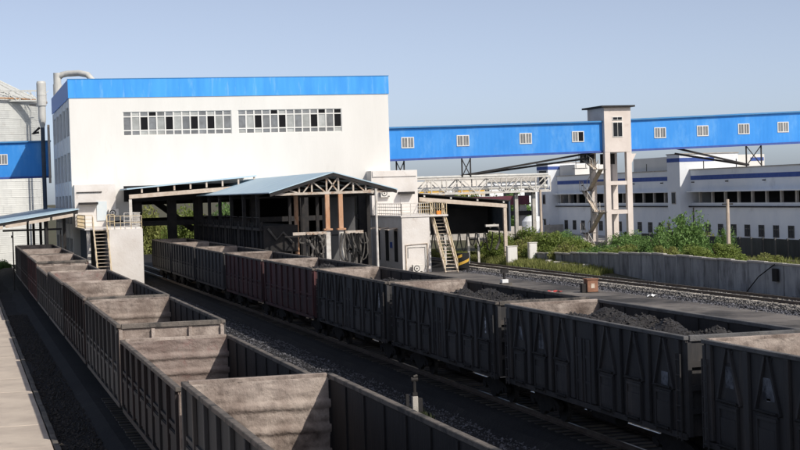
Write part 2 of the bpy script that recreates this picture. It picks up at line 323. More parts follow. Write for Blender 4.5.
def make_wagon(kind, H, L, m_out, near=True, rim=None, marks=(), Wd=LW, m_end=None):
    m_end = m_end or m_out
    """local frame: x 0..W, y 0..L away from the camera, z above rail"""
    rim = rim or m_rim
    w = thing('coal_wagon', (0, 0, 0), None, None)
    zb = 1.08
    MB().box(.1, Wd-.1, 0.02, L-.02, 1.0, 1.14).box(Wd/2-.18, Wd/2+.18, -.1, L+.1, .72, .998).build('underframe', m_under, w)
    MB().box(.1, Wd-.1, .1, L-.1, 1.142, 1.16).build('floor', m_innerside, w)
    # centres of the bays
    for side in (0, 1):
        sgn = -1 if side == 0 else 1; xo = 0.08 if side == 0 else Wd-.08          # outer face of the plate
        xi = xo-sgn*.015
        sw = MB().box(min(xo, xi), max(xo, xi), 0, L, zb, H-.1).build('side_wall', m_out, w)
        X = lambda d: xo+sgn*d
        def bx(y0, y1, z0, z1, d0, d1):
            return MB().box(min(X(d0), X(d1)), max(X(d0), X(d1)), y0, y1, z0, z1)
        MB().box(xi-sgn*.012-.004, xi-sgn*.012+.004, .08, L-.08, 1.16, H-.1).build('inner_lining', m_innerside, sw)
        rm = MB().box(min(xo-sgn*.06, xo+sgn*.075), max(xo-sgn*.06, xo+sgn*.075), -.03, L+.03, H-.098, H)
        rm.build('top_rail', rim, sw, bevel=.012)
        bx(0, L, .92, 1.06, 0, .06).build('bottom_rail', m_out, sw)
        if kind == 'A':
            bays = [.35+1.8*i for i in range(3)]+[L-.35-1.8*(3-i) for i in range(3)]
            posts = sorted(set([round(b, 3) for b in bays]+[round(b+1.8, 3) for b in bays]))
        else:
            n = 9; bays = []; posts = [.12+(L-.24)*i/(n-1) for i in range(n)]
        full = near and side == 0
        ex = MB()
        pw = .13 if kind == 'A' else .09
        pm = MB()
        # channel post that tapers towards the rim
        pm.prism([(-pw, zb+.02), (pw, zb+.02), (pw*.8, H-.1), (-pw*.8, H-.1)], 0, 0, sgn*.085) if side == 0 else pm.prism([(-pw, zb+.02), (pw, zb+.02), (pw*.8, H-.1), (-pw*.8, H-.1)], 0, 0, .085)
        pme = pm.mesh('side_post', m_out, bevel=.01)
        for py in posts: inst('side_post', pme, sw, (xo, py, 0))
        ime = MB().box(min(-sgn*.05, -sgn*.017), max(-sgn*.05, -sgn*.017), -.05, .05, 1.2, H-.12).mesh('inner_rib', m_innerside)
        for py in posts: inst('inner_rib', ime, sw, (xi, py, 0))
        if kind == 'A':
            bm_, dm, fm = MB(), MB(), MB()
            zt = H-.13; zm = zb+1.08; cy = .9
            for sg in (-1, 1):
                bm_ = MB().beam((sgn*.035, sg*.07, zt), (sgn*.035, sg*.56, zm-.12), .07, .07, up=(1, 0, 0))
                me = bm_.mesh('side_brace', m_out)
                for b in bays: inst('side_brace', me, sw, (xo, b+cy, 0))
            dm.box(min(0, sgn*.05), max(0, sgn*.05), -.44, .44, zb-.1, zm-.14)
            dm.box(min(sgn*.05, sgn*.075), max(sgn*.05, sgn*.075), -.36, .36, zb+.1, zm-.45)
            dm.box(min(sgn*.05, sgn*.085), max(sgn*.05, sgn*.085), -.44, .44, zm-.26, zm-.19)
            dm.box(min(sgn*.05, sgn*.085), max(sgn*.05, sgn*.085), -.44, -.39, zb-.1, zm-.27)
            dm.box(min(sgn*.05, sgn*.085), max(sgn*.05, sgn*.085), .39, .44, zb-.1, zm-.27)
            dme = dm.mesh('lower_door', m_out)
            hme = MB().tube([(sgn*.1, -.5, zm-.08), (sgn*.1, .5, zm-.08)], .035, 6).mesh('door_hinge', m_under)
            lme = MB().box(min(sgn*.03, sgn*.12), max(sgn*.03, sgn*.12), -.3, .3, zb-.05, zb+.03).tube([(sgn*.13, -.42, zb+.0), (sgn*.13, .42, zb+.0)], .022, 6).mesh('door_latch', m_under)
            gme = MB().prism([(-.2, zt-.02), (.2, zt-.02), (.09, zt-.3), (-.09, zt-.3)], 0, min(0, sgn*.02), max(0, sgn*.02)).mesh('gusset', m_out)
            for b in bays:
                inst('lower_door', dme, sw, (xo, b+cy, 0)); inst('door_hinge', hme, sw, (xo, b+cy, 0))
                inst('door_latch', lme, sw, (xo, b+cy, 0)); inst('gusset', gme, sw, (xo, b+cy, 0))
            y0, y1 = bays[2]+1.8, bays[3]                                   # central double door
            md = MB()
            for k in (0, 1):
                a = y0+.16+(y1-y0-.32)*k/2; b_ = a+(y1-y0-.32)/2-.02
                md.box(min(X(0), X(.04)), max(X(0), X(.04)), a, b_, zb, zb+1.72)
                md.box(min(X(.04), X(.07)), max(X(.04), X(.07)), a+.06, a+.13, zb, zb+1.72).box(min(X(.04), X(.07)), max(X(.04), X(.07)), b_-.13, b_-.06, zb, zb+1.72)
                md.box(min(X(.04), X(.06)), max(X(.04), X(.06)), a+.14, b_-.14, zb+.5, zb+.58).box(min(X(.04), X(.06)), max(X(.04), X(.06)), a+.14, b_-.14, zb+1.2, zb+1.28)
            md.build('middle_door', m_out, sw)
            for ye in (.1, L-.34):
                ld = MB()
                for k in range(6): ld.tube([(X(.12), ye, 1.0+.36*k), (X(.12), ye+.24, 1.0+.36*k)], .018, 5)
                ld.beam((X(.12), ye, .9), (X(.12), ye, 2.95), .03).beam((X(.12), ye+.24, .9), (X(.12), ye+.24, 2.95), .03)
                ld.build('ladder', m_out, sw)
            if side == 0:
                for (b, z, hw, hh, mm) in marks:
                    MB().box(-.006, -.0, -hw, hw, -hh, hh).build('stencil_patch', mm, sw).location = (X(.003), b, z)
        else:
            mid = MB()
            for py in posts[:-1]:
                step = posts[1]-posts[0]
                mid.prism([(py+.2, zb+.1), (py+step-.2, zb+.1), (py+step-.2, zb+.86), (py+.2, zb+.86)], 0, min(X(0), X(.035)), max(X(0), X(.035)))
                mid.box(min(X(.035), X(.06)), max(X(.035), X(.06)), py+.2, py+step-.2, zb+.74, zb+.84)
            mid.build('lower_panel', m_out, sw)
            MB().box(min(X(0), X(.05)), max(X(0), X(.05)), posts[0]+.2, posts[-1]-.2, zb+.97, zb+1.05).build('waist_rail', m_out, sw)
    for end in (0, 1):
        yf = .15 if end == 0 else L-.15; yd = 1 if end == 0 else -1
        hi = H-1.16
        ribs = [1.16+hi*k for k in (.2, .45, .7)]
        ew = dent_wall(Wd, 1.16, H-.06, yf, yd, ribs, *((46, 64) if near else (20, 26)))
        e = ew.build('end_wall', m_inner, w, smooth=True)
        yo = 0 if end == 0 else L
        MB().box(.065, Wd-.065, yo-yd*.0+(0 if end == 0 else -.06), yo+(.06 if end == 0 else 0), 1.0, H-.06).build('outer_sheet', m_end if end == 0 else m_out, e)
        MB().box(.15, Wd-.15, min(yo-yd*.06, yo+yd*.085), max(yo-yd*.06, yo+yd*.085), H-.13, H+.012).build('top_beam', m_inner if end else rim, e, bevel=.012)
        ob = MB()
        for rz in ribs: ob.box(.1, Wd-.1, min(yo-yd*.09, yo-yd*.001), max(yo-yd*.09, yo-yd*.001), rz-.07, rz+.07)
        for px_ in (.12, Wd*.33, Wd*.67, Wd-.12): ob.box(px_-.05, px_+.05, min(yo-yd*.1, yo-yd*.002), max(yo-yd*.1, yo-yd*.002), 1.0, H-.15)
        ob.build('end_stiffener', m_end if end == 0 else m_out, e)
        cp = MB().box(Wd/2-.12, Wd/2+.12, min(yo-yd*.48, yo), max(yo-yd*.48, yo), .76, .98).box(Wd/2-.2, Wd/2+.2, min(yo-yd*.5, yo-yd*.3), max(yo-yd*.5, yo-yd*.3), .7, 1.04)
        cp.build('coupler', m_under, w, bevel=.02)
    for yc in (1.9, L-1.9):
        bg_ = MB()
        for sx in (Wd/2-1.0, Wd/2+1.0):
            bg_.prism([(yc-1.3, .52), (yc-1.1, .62), (yc-.45, .75), (yc+.45, .75), (yc+1.1, .62), (yc+1.3, .52), (yc+1.2, .36), (yc+.7, .42), (yc+.4, .25), (yc-.4, .25), (yc-.7, .42), (yc-1.2, .36)], 0, sx-.07, sx+.07)
        bg_.box(Wd/2-1.0, Wd/2+1.0, yc-.2, yc+.2, .45, .7)
        B = bg_.build('bogie', m_under, w)
        for dy in (-.9, .9):
            for sx in (Wd/2-.75, Wd/2+.75):
                MB().tube([(sx-.07, yc+dy, .425), (sx-.035, yc+dy, .425), (sx+.065, yc+dy, .425)] if sx < Wd/2 else [(sx-.065, yc+dy, .425), (sx+.035, yc+dy, .425), (sx+.07, yc+dy, .425)],
                          [.42, .42, .42], 20).build('wheel', m_under, B)
        for dy in (-.9, .9): MB().tube([(Wd/2-1.1, yc+dy, .425), (Wd/2+1.1, yc+dy, .425)], .09, 8).build('axle', m_under, B)
    brk = MB().tube([(.5, L/2-1.5, .75), (.5, L/2+.2, .75)], .2, 10).box(.9, 1.5, L/2-.8, L/2-.2, .6, .98)
    brk.build('brake_cylinder', m_under, w)
    return w

# right row (x 16.2 .. 19.42), gap between bodies about 1 m
LR = 13.02
NTH = ['nearest', 'second', 'third', 'fourth', 'fifth', 'sixth', 'seventh', 'eighth', 'ninth', 'tenth']
GR, GL = 'coal wagons standing in the right row', 'coal wagons standing in the left row'
mk0 = ((LR-1.25, 2.62, .2, .24, m_mark), (LR-3.05, 2.55, .26, .24, m_mark), (LR-.2, 2.78, .09, .18, m_mark), (LR-.22, 1.75, .1, .13, m_markbright), (LR-3.05, 2.33, .08, .03, m_markbright))
mk1 = ((LR-1.25, 2.55, .18, .2, m_mark), (LR-3.05, 2.45, .2, .22, m_mark), (LR-.22, 2.92, .09, .16, m_markbright), (1.25, 2.2, .2, .22, m_mark))
mk2 = ((1.25, 2.55, .06, .26, m_markbright), (LR-.25, 2.6, .09, .22, m_markbright), (LR-1.25, 2.55, .1, .24, m_mark))
mk3 = ((1.25, 2.55, .08, .3, m_markbright), (1.3, 2.95, .03, .03, m_markbright))
specR = [('A', m_wblack, 3.38, m_rimgrey, mk0, 'dark grey open wagon with pale smudged patches cut by the right picture edge'),
         ('A', m_wblack, 3.37, m_rimgrey, mk1, 'dark grey wagon holding three coal heaps, second from the right picture edge'),
         ('A', m_wblack, 3.38, m_rim, mk2, 'dark grey wagon with a coal bed behind the white ground signal'),
         ('A', m_wblack, 3.38, m_rim, mk3, 'dark grey wagon with little coal, coupled to the nearest maroon wagon'),
         ('B', m_wmaroon, 3.38, m_rim, (), 'maroon ribbed wagon next to the dark grey wagons of the right row'),
         ('B', m_wmaroon, 3.36, m_rim, (), 'maroon ribbed wagon in the middle of the right row, beside the blue roofed shed'),
         ('B', m_wblack, 3.36, m_rim, (), 'sooty black ribbed wagon just beyond the maroon wagons'),
         ('B', m_wblack, 3.38, m_rim, (), 'sooty black ribbed wagon at the mouth of the loading hall'),
         ('B', m_wblack, 3.38, m_rim, (), 'farthest black wagon of the right row, under the hall')]
for k, (kind, mo, H, rim, mk, lab) in enumerate(specR):
    w = make_wagon(kind, H, LR, mo, near=k < 5, rim=rim, marks=mk)
    w.location = (16.2, 21.25+14*k, 0); tag(w, lab, 'coal wagon', GR)
specL = [('B', m_wblack, 3.2, 'nearest open wagon of the left row with a dented bare end wall'),
         ('B', m_wbrown, 2.98, 'low open wagon with red flakes on its end wall, second in the left row'),
         ('B', m_wblack, 3.34, 'high black wagon with a heavy near end beam, third in the left row'),
         ('B', m_wbrown, 3.38, 'brown wagon, fourth in the left row, with bare rusty inside'),
         ('B', m_wblack, 3.32, 'black wagon, fifth in the left row, with red flakes inside'),
         ('B', m_wblack, 3.12, 'low black wagon, sixth in the left row'),
         ('B', m_wmaroon, 3.36, 'reddish wagon, seventh in the left row, beside the left stairs'),
         ('B', m_wbrown, 3.4, 'brown wagon, eighth in the left row, at the lean-to roof'),
         ('B', m_wblack, 3.4, 'farthest black wagon of the left row, below the lean-to roof')]
LLn = 12.5
for k, (kind, mo, H, lab) in enumerate(specL):
    w = make_wagon(kind, H, LLn, mo, near=k < 5, rim=m_rim, Wd=3.2, m_end=m_inner)
    w.location = (4.2, 20.95+13.48*k, 0); tag(w, lab, 'coal wagon', GL)
    if k in (1, 4):
        [c for c in w.children if c.name.startswith('end_wall')][-1].data.materials[0] = m_innerred

def coal(x0, x1, y0, y1, base, heaps, label, nu=36, nv=130):
    ph = rng.uniform(0, 6.28, 8)
    o_ = Vector(((x0+x1)/2, (y0+y1)/2, base-.6))
    J = rng.normal(0, .02, (nu, nv))
    def P(a, b):
        i, j = int(round(a*(nu-1))), int(round(b*(nv-1)))
        X = x0+(x1-x0)*a; Y = y0+(y1-y0)*b
        z = base
        for (hx, hy, hr, hh) in heaps:
            d = math.hypot((X-hx)/1.25, Y-hy)/hr; z = max(z, base+hh*max(0, 1-d*.95)+.10*math.exp(-d*d)*math.sin(X*5+ph[0]))
        z += .05*math.sin(X*3.1+ph[1])*math.sin(Y*2.3+ph[2])+.03*math.sin(X*9+ph[3]+Y*7)+J[i, j]
        return (X-o_.x, Y-o_.y, z-o_.z)
    mb = MB().grid(P, nu, nv); t = thing('coal_heap', o_, label, 'coal', 'coal loads lying in the right row wagons')
    mb.build('coal_surface', m_coal, t, smooth=True)
    lo = stones('coal_lump', 5200, (x0-o_.x+.05, x1-o_.x-.05), (y0-o_.y, y1-o_.y), lambda X, Y: P((X+o_.x-x0)/(x1-x0), (Y+o_.y-y0)/(y1-y0))[2], .02, .055, m_coal)
    lo.parent = t; lo['kind'] = 'stuff'
    return t
x0, x1 = 16.36, 19.26
def yb(k): return 21.25+14*k
coal(x0, x1, yb(1)+.15, yb(1)+10.8, 2.45, [(17.6, yb(1)+1.3, 1.6, .9), (17.7, yb(1)+4.4, 2.3, .82), (17.6, yb(1)+8.4, 2.6, 1.0)], 'three ridges of coal in the second right wagon, below a bare far end wall')
coal(x0, x1, yb(2)+.15, yb(2)+11.2, 2.6, [(17.6, yb(2)+2.5, 2.8, .62), (17.8, yb(2)+6.5, 3.2, .75), (17.7, yb(2)+9.6, 2.2, .6)], 'long bed of coal in the wagon behind the white ground signal')
coal(x0, x1, yb(3)+.15, yb(3)+9.5, 2.45, [(17.6, yb(3)+3, 2.6, .85), (17.7, yb(3)+7, 2.0, .72)], 'two low coal heaps in the wagon in front of the cream stairs')
coal(x0, x1, yb(4)+.15, yb(4)+8.5, 2.45, [(17.7, yb(4)+4.5, 2.4, .9)], 'small coal heap inside the first maroon wagon', 18, 50)
coal(x0, x1, yb(0)+.15, yb(0)+11.4, 2.2, [(18.3, yb(0)+9.5, 2.0, .75), (17.5, yb(0)+5, 2.6, .7)], 'coal lying in the wagon at the right picture edge', 22, 60)
coal(x0, x1, yb(5)+.15, yb(5)+9, 2.5, [(17.7, yb(5)+4.5, 2.2, .62)], 'low coal heap inside the second maroon wagon', 16, 40)

# rags and scraps
def rag(name, loc, m, s_, label, cat, amp=.10):
    k = rng.uniform(0, 6, 4)
    mb = MB().grid(lambda a, b: ((a-.5)*s_*1.5, (b-.5)*s_, .02+amp*s_*(1+math.sin(a*9+k[0])*math.cos(b*7+k[1]))*(1-(2*a-1)**2*.7)), 9, 9)
    o = mb.build(name, m, smooth=True); o.location = loc; o.rotation_euler.z = random.uniform(0, 3)
    return tag(o, label, cat)
rag('rag', (38.2, 103.2, -.1), m_red, .75, 'red rag lying on the yard paving behind the coal wagon', 'rag')
rag('rag', (37.0, 103.6, -.1), m_blue, .75, 'blue rag lying on the yard paving left of the red rag', 'rag')
rag('plastic_scrap', (37.7, 103.0, -.1), m_plastic, .6, 'white plastic scrap between the red and blue rags', 'litter')
rag('plastic_scrap', (10.35, 69.4, -.2), m_plastic, .55, 'crumpled white plastic on the ballast between the rows', 'litter', .5)
rag('plastic_scrap', (11.1, 69.0, -.18), m_sign, .8, 'pale blue plastic on the ballast beside the white plastic', 'litter', .3)
rag('plastic_scrap', (41.5, 94.6, -.1), m_plastic, .42, 'white scrap on the yard near the far siding', 'litter', .25)

# ------------------------------------------------------------------ loading hall
HX0, HX1, HY0, HY1 = 9.5, 38.8, 148.0, 175.0
hall = thing('loading_hall', (0, 0, 0), 'large white loading hall with a blue top band and two window strips', 'building')
fw = MB(); Wx = [(14.2, 24.0), (24.6, 34.3)]; wz0, wz1 = 12.72, 14.85
fw.box(HX0, HX1, HY0, HY0+.3, 8.0, wz0).box(HX0, HX1, HY0, HY0+.3, wz1, 16.15)
for a, b in ((HX0, Wx[0][0]), (Wx[0][1], Wx[1][0]), (Wx[1][1], HX1)): fw.box(a, b, HY0, HY0+.3, wz0, wz1)
fw.box(HX0, 14.6, HY0, HY0+.3, -.3, 8.0).box(36.8, HX1, HY0, HY0+.3, -.3, 8.0)
fw.build('front_wall', m_white, hall)
MB().box(HX0-.07, HX1+.07, HY0-.07, HY0-.002, 16.15, 17.8).build('front_fascia', m_bluefascia, hall)
MB().box(HX0-.07, HX0-.002, HY0, HY1, 16.15, 17.8).build('side_fascia', m_blueside, hall); MB().box(HX1+.002, HX1+.07, HY0, HY1, 16.15, 17.8).build('side_fascia', m_blueside, hall)
MB().box(HX0+.01, HX1-.01, HY0+.31, HY1, 17.3, 17.5).build('roof', m_dark, hall)
MB().box(HX0-.1, HX1+.1, HY0-.1, HY0+.2, 17.802, 17.86).build('roof_edge', m_blueroof, hall)
MB().box(HX1-.3, HX1, HY0+.31, HY1, -.3, 17.29).build('side_wall', m_white, hall, label='plain right hand side wall')
lw = MB().box(HX0+.28, HX0+.4, HY0+.31, HY1, -.3, 17.29).build('side_wall', m_hall, hall, label='shaded left hand side wall with tall windows')
pil = box(0, .3, -.35, .35, 0, 16.4).mesh('pilaster', m_hall)
for i in range(6): inst('pilaster', pil, lw, (HX0-.02, HY0+.66+i*5.15, -.3))
spm = box(0, .2, 0, 4.4, 0, 1).mesh('spandrel', m_hall)
wm = MB().box(0, .04, 0, 4.4, 0, 2.6).mesh('window', m_glassdark)
fm = MB()
for q in range(4): fm.box(-.05, 0, q*1.45, q*1.45+.07, 0, 2.6)
fm.box(-.049, .001, .07, 1.45, 1.6, 1.67).box(-.049, .001, 1.52, 2.9, 1.6, 1.67).box(-.049, .001, 2.97, 4.35, 1.6, 1.67)
fme = fm.mesh('window_frame', m_frame)
for i in range(5):
    for z in (1.0, 4.9, 8.8, 12.9):
        inst('window', wm, lw, (HX0+.22, HY0+1.05+i*5.15, z)); 
    for z, h in ((-.3, 1.3), (3.6, 1.3), (7.5, 1.3), (11.4, 1.5), (15.5, .7)):
        inst('spandrel', spm, lw, (HX0+.05, HY0+1.04+i*5.15, z), 0, (1, 1, h))
# window strips on the front: 13 columns, 3 rows
rows = [(0, .36), (.46, 1.6), (1.7, 2.13)]
shade = ['0110010121220', '0121012011210', '0021001020120']
for wi, (a, b) in enumerate(Wx):
    st = MB(); n = 13; cw = (b-a)/n; hgt = wz1-wz0
    fr = MB()
    for i in range(n+1): fr.box(i*cw-.06 if i else 0, i*cw+.06 if i < n else n*cw, 0, .1, 0, hgt)
    for i in range(n):
        for za, zb_ in ((0, .05), (.40, .50), (1.64, 1.74), (hgt-.05, hgt)): fr.box(i*cw+(.06 if 1 else 0), (i+1)*cw-.06, .005, .095, za, zb_)
    w_ = fr.build('window_strip', m_frame, hall, label=['left hand window strip', 'right hand window strip'][wi]); w_.location = (a, HY0+.06, wz0)
    pans = {}
    for i in range(n):
        for j, (za, zb_) in enumerate(((.05, .40), (.50, 1.64), (1.74, hgt-.05))):
            k = 0
            if j == 1: k = int('0120121020210'[(i+wi*0) % 13]) if wi == 0 else int('0120021012102'[i])
            else: k = random.choice((0, 0, 0, 0, 1, 2)) if j == 2 else random.choice((0, 0, 0, 1))
            key = (j, k)
            if key not in pans: pans[key] = box(0, cw-.124, 0, .02, 0, zb_-za-.004).mesh('pane', m_pane[k])
            p = inst('pane', pans[key], w_, (i*cw+.062, .05+(.03 if k == 2 else random.uniform(-.004, .012)), za+.002))
            if k != 2: p.rotation_euler.x = random.uniform(-.02, .02)
# back wall remains and the inside of the passage
MB().box(HX0+.41, HX1-.31, HY1-.3, HY1-.01, 8.0, 17.29).build('back_wall', m_whitedirty, hall)
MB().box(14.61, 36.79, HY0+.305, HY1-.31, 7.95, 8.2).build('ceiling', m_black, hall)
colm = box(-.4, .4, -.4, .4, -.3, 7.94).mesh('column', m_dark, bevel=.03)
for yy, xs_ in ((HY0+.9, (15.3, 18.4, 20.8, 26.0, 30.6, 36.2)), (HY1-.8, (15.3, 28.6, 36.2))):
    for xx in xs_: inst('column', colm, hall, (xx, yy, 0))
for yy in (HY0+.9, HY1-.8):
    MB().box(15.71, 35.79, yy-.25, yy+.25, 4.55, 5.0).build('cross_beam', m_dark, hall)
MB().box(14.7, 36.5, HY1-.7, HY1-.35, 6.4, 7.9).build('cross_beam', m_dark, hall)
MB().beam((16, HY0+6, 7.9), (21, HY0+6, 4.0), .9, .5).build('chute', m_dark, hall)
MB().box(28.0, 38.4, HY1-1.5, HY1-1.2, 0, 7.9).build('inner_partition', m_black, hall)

# mono pitch canopy roof at the foot of the facade
can = thing('canopy_roof', (0, 0, 0), 'low mono-pitch canopy with pale blue roof edge over the right wagon row, left of the gabled shed', 'roof')
MB().prism([(13.7, 7.95), (25, 8.8), (25, 8.68), (13.7, 7.83)], 1, 141.5, 147.9).build('roof_sheet', m_shedroof, can)
MB().prism([(13.9, 7.05), (25, 7.62), (25, 7.98), (13.9, 7.4)], 1, 141.6, 141.9).build('fascia_beam', m_fascia, can)
for i in range(8):
    x = 15+i*1.4; MB().box(x-.07, x+.07, 141.62, 141.8, 7.48+(x-13.9)*.052, 7.84+(x-13.7)*.0752).build('stub_post', m_fascia, can)
MB().box(13.85, 14.1, 141.5, 141.59, -.3, 7.0).build('post', m_whitesteel, can)
MB().box(14.0, 25, 147.2, 147.5, 6.8, 8.2).build('back_beam', m_black, can)

# gabled shed
shed = thing('gabled_shed', (0, 0, 0), 'open sided shed with pale blue gable roof and white truss front', 'shed')
RX, RZ, EZ, EL, ER = 25.0, 8.5, 7.18, 20.45, 29.6
y0, y1 = 111.0, 147.6
MB().prism([(EL, EZ), (RX, RZ), (RX, RZ-.07), (EL, EZ-.07)], 1, y0, y1).build('roof_sheet', m_shedroof, shed, label='left roof slope')
MB().prism([(ER, EZ), (RX+.004, RZ), (RX+.004, RZ-.07), (ER, EZ-.07)], 1, y0, y1).build('roof_sheet', m_shedroof, shed, label='right roof slope')
MB().beam((EL+.05, y0+.1, EZ-.2), (RX, y0+.1, RZ-.2), .16, .2).beam((ER-.05, y0+.1, EZ-.2), (RX+.001, y0+.101, RZ-.2), .16, .2).build('rafter', m_dark, shed)
for i in range(1, 7):
    yy = y0+i*6; MB().beam((EL+.1, yy, EZ-.2), (RX, yy, RZ-.2), .14, .2).beam((ER-.1, yy, EZ-.2), (RX, yy, RZ-.2), .14, .2).box(EL+.2, ER-.2, yy-.07, yy+.07, 6.75, 6.9).build('truss_frame', m_dark, shed)
for i in range(5):
    a = (i+.5)/5
    MB().box(EL+(RX-EL)*a-.05, EL+(RX-EL)*a+.05, y0+.2, y1, EZ+(RZ-EZ)*a-.18, EZ+(RZ-EZ)*a-.08).box(ER+(RX-ER)*a-.05, ER+(RX-ER)*a+.05, y0+.2, y1, EZ+(RZ-EZ)*a-.18, EZ+(RZ-EZ)*a-.08).build('purlin', m_dark, shed)
ty = y0+.28; tr = MB().build if False else None
chord_z = 7.02
def tm(name, p, q, wd=.13, mm=m_trussrust): MB().beam(p, q, wd, wd).build(name, mm, shed)
def P3(x, z): return (x, ty, z)
tm('truss_chord', (20.9, ty, chord_z), (29.5, ty, chord_z+.02), .17)
for x, z in ((22.6, 7.5), (23.5, 7.85), (24.55, 8.1), (25.4, 8.1), (26.45, 7.83), (27.35, 7.52), (28.2, 7.3)): tm('truss_post', P3(x, chord_z+.085), P3(x, z), .11)
for a, b in (((22.9, 7.1), (23.45, 7.8)), ((23.6, 7.8), (24.45, 7.1)), ((24.62, 8.06), (25.36, 7.1)), ((24.64, 7.1), (25.34, 8.05)), ((25.5, 7.1), (26.38, 7.8)), ((26.52, 7.8), (27.25, 7.1)), ((27.45, 7.1), (28.1, 7.28)), ((28.3, 7.28), (29.2, 7.08)), ((21.2, 7.1), (21.9, 7.28)), ((21.9, 7.28), (22.5, 7.1))):
    MB().beam((a[0], ty+.02, a[1]), (b[0], ty+.02, b[1]), .09, .09).build('truss_brace', m_trussrust, shed)
for x in (24.55, 25.5):
    c = MB().box(x-.15, x+.15, ty-.15, ty+.15, 4.55, chord_z-.09).build('column', m_orange, shed, label='rusty orange front column')
    MB().box(x-.3, x+.3, ty-.28, ty+.28, 4.43, 4.548).build('collar', m_orange, c)
    MB().box(x-.16, x+.16, ty-.14, ty+.14, -.1, 4.428).build('column_foot', m_whitesteel, c, label='white painted lower half of the orange column')
colm2 = MB().box(-.13, .13, -.13, .13, -.1, 6.9).mesh('column', m_dark)
for yy in range(1, 7):
    for x in (EL+.3, ER-.6): inst('column', colm2, shed, (x, y0+yy*6+.4, 0))
MB().tube([(28.05, ty-.1, -.1), (28.05, ty-.1, 7.25)], .09, 8).build('column', m_whitesteel, shed, label='slim white corner post')
MB().tube([(23.3, y0+5, -.1), (23.3, y0+5, 6.9)], .16, 8).build('column', m_orange, shed)
MB().box(26.1, 28.6, y0+9, y0+9.1, 0, 6.7).build('partition', m_wall2, shed, label='grey green panel at the right of the shed')
CHL = ['nearest dark loading chute under the gabled shed, at its open front']+['%s dark loading chute from the front of the gabled shed' % q for q in ('second', 'third', 'fourth', 'fifth', 'sixth', 'seventh', 'eighth', 'ninth')]+['farthest dark loading chute under the gabled shed, at the hall']
# loading hoppers along the shed
for i in range(10):
    yy = y0+4.6+i*3.2
    h = thing('loading_chute', (22.0, yy, -.1), CHL[i], 'chute', 'loading chutes under the shed')
    MB().prism([(-1.2, 3.0), (1.3, 3.0), (1.3, 4.9), (-1.2, 4.9)], 1, 0, 2.9).prism([(-.9, 2.99), (.9, 2.99), (.45, 1.4), (-.6, 1.4)], 1, .4, 2.5).build('hopper', m_dark, h); MB().tube([(-.9, -.12, 4.7), (-.3, -.12, 3.9), (.2, -.12, 4.4), (.9, -.12, 3.6)], .09, 6).build('pipe', m_hose, h)
    MB().tube([(-1.25, .4, 0), (-1.25, .4, 5.2)], .08, 6).build('leg', m_dark, h); MB().tube([(-1.25, 2.4, 0), (-1.25, 2.4, 5.2)], .08, 6).build('leg', m_dark, h)
    MB().box(-1.5, -1.22, .1, 2.8, 4.55, 4.75).build('catwalk', m_dark, h)
    MB().tube([(-1.45, .2, 4.76), (-1.45, .2, 5.5), (-1.45, 2.6, 5.5), (-1.45, 2.6, 4.76)], .03, 5).build('railing', m_dark, h)
# hose gantry at the front of the shed
hg = thing('hose_gantry', (0, 0, -.1), 'white crossbeam hung with bundles of grey hoses below the orange columns', 'gantry')
for a, b in ((22.0, 22.9), (22.95, 24.36), (25.72, 27.0)):
    MB().box(a, b, ty-.4, ty-.16, 4.26, 4.46).build('crossbeam', m_trussrust, hg)
MB().box(21.6, 27, ty+.4, ty+.9, 4.12, 4.2).build('deck', m_dark, hg)
railing([(21.7, ty+.5, 4.22), (24.2, ty+.5, 4.22)], .9, m_dark, hg) if 'railing' in globals() else None
for (xa, xb, n) in ((22.9, 24.3, 14), (25.75, 27.0, 14)):
    for k in range(n):
        a = random.uniform(xa, xb); b = a+random.uniform(-.5, .5); dep = random.uniform(.5, 2.3); yv = ty-.3+random.uniform(-.25, .2)
        pts = [(a+(b-a)*t+.15*math.sin(t*9+k), yv+.1*math.sin(t*5+k), 4.3-dep*math.sin(math.pi*t)**.8) for t in np.linspace(0, 1, 9)]
        MB().tube(pts, random.uniform(.035, .07), 6).build('hose', m_hose if k % 3 else m_hoseblack, hg)
    for k in range(4):
        x = xa+.15+k*(xb-xa-.3)/3; MB().box(x-.06, x+.06, ty-.1, ty+.05, 0, 4.2).build('leg', m_hose, hg)
    MB().tube([(xa+.2, ty-.34, 3.9), (xa+.5, ty-.5, 3.3), (xa+.35, ty-.5, 2.8)], .11, 8).build('valve', m_hose, hg)

# ------------------------------------------------------------------ lean-to roof over the left row
lt = thing('lean_to_roof', (0, 0, 0), 'sloping pale blue lean-to roof on dark posts over the left wagon row', 'roof')
MB().prism([(-.6, 4.92), (9.4, 6.36), (9.4, 6.28), (-.6, 4.84)], 1, 138, 189).build('roof_sheet', m_shedroof, lt)
MB().prism([(-.6, 4.5), (9.3, 5.94), (9.3, 6.27), (-.6, 4.83)], 1, 138.1, 138.25).build('edge_beam', m_dark, lt)
for i in range(5): MB().prism([(-.4+i*1.9, 4.38+i*.274), (1.3+i*1.9, 4.38+i*.274+.245), (1.3+i*1.9, 4.38+i*.274+.5), (-.4+i*1.9, 4.38+i*.274+.255)], 1, 138.02, 138.09).build('fascia_board', m_fascia, lt)
for x, yy in ((6.75, 139), (8.3, 141), (.3, 139), (6.75, 150), (.3, 150), (6.75, 165), (.3, 165), (6.75, 180), (.3, 180)):
    MB().box(x-.12, x+.12, yy-.12, yy+.12, -.3, 4.6+x*.144).build('post', m_dark, lt)
for i in range(8): MB().prism([(-.5, 4.75), (9.35, 6.17), (9.35, 6.26), (-.5, 4.84)], 1, 142+i*6, 142.15+i*6).build('rafter', m_dark, lt)
lg = thing('loading_gauge', (0, 0, 0), 'dark horizontal gauge bar on a thin post above the farthest left wagon', 'gauge')
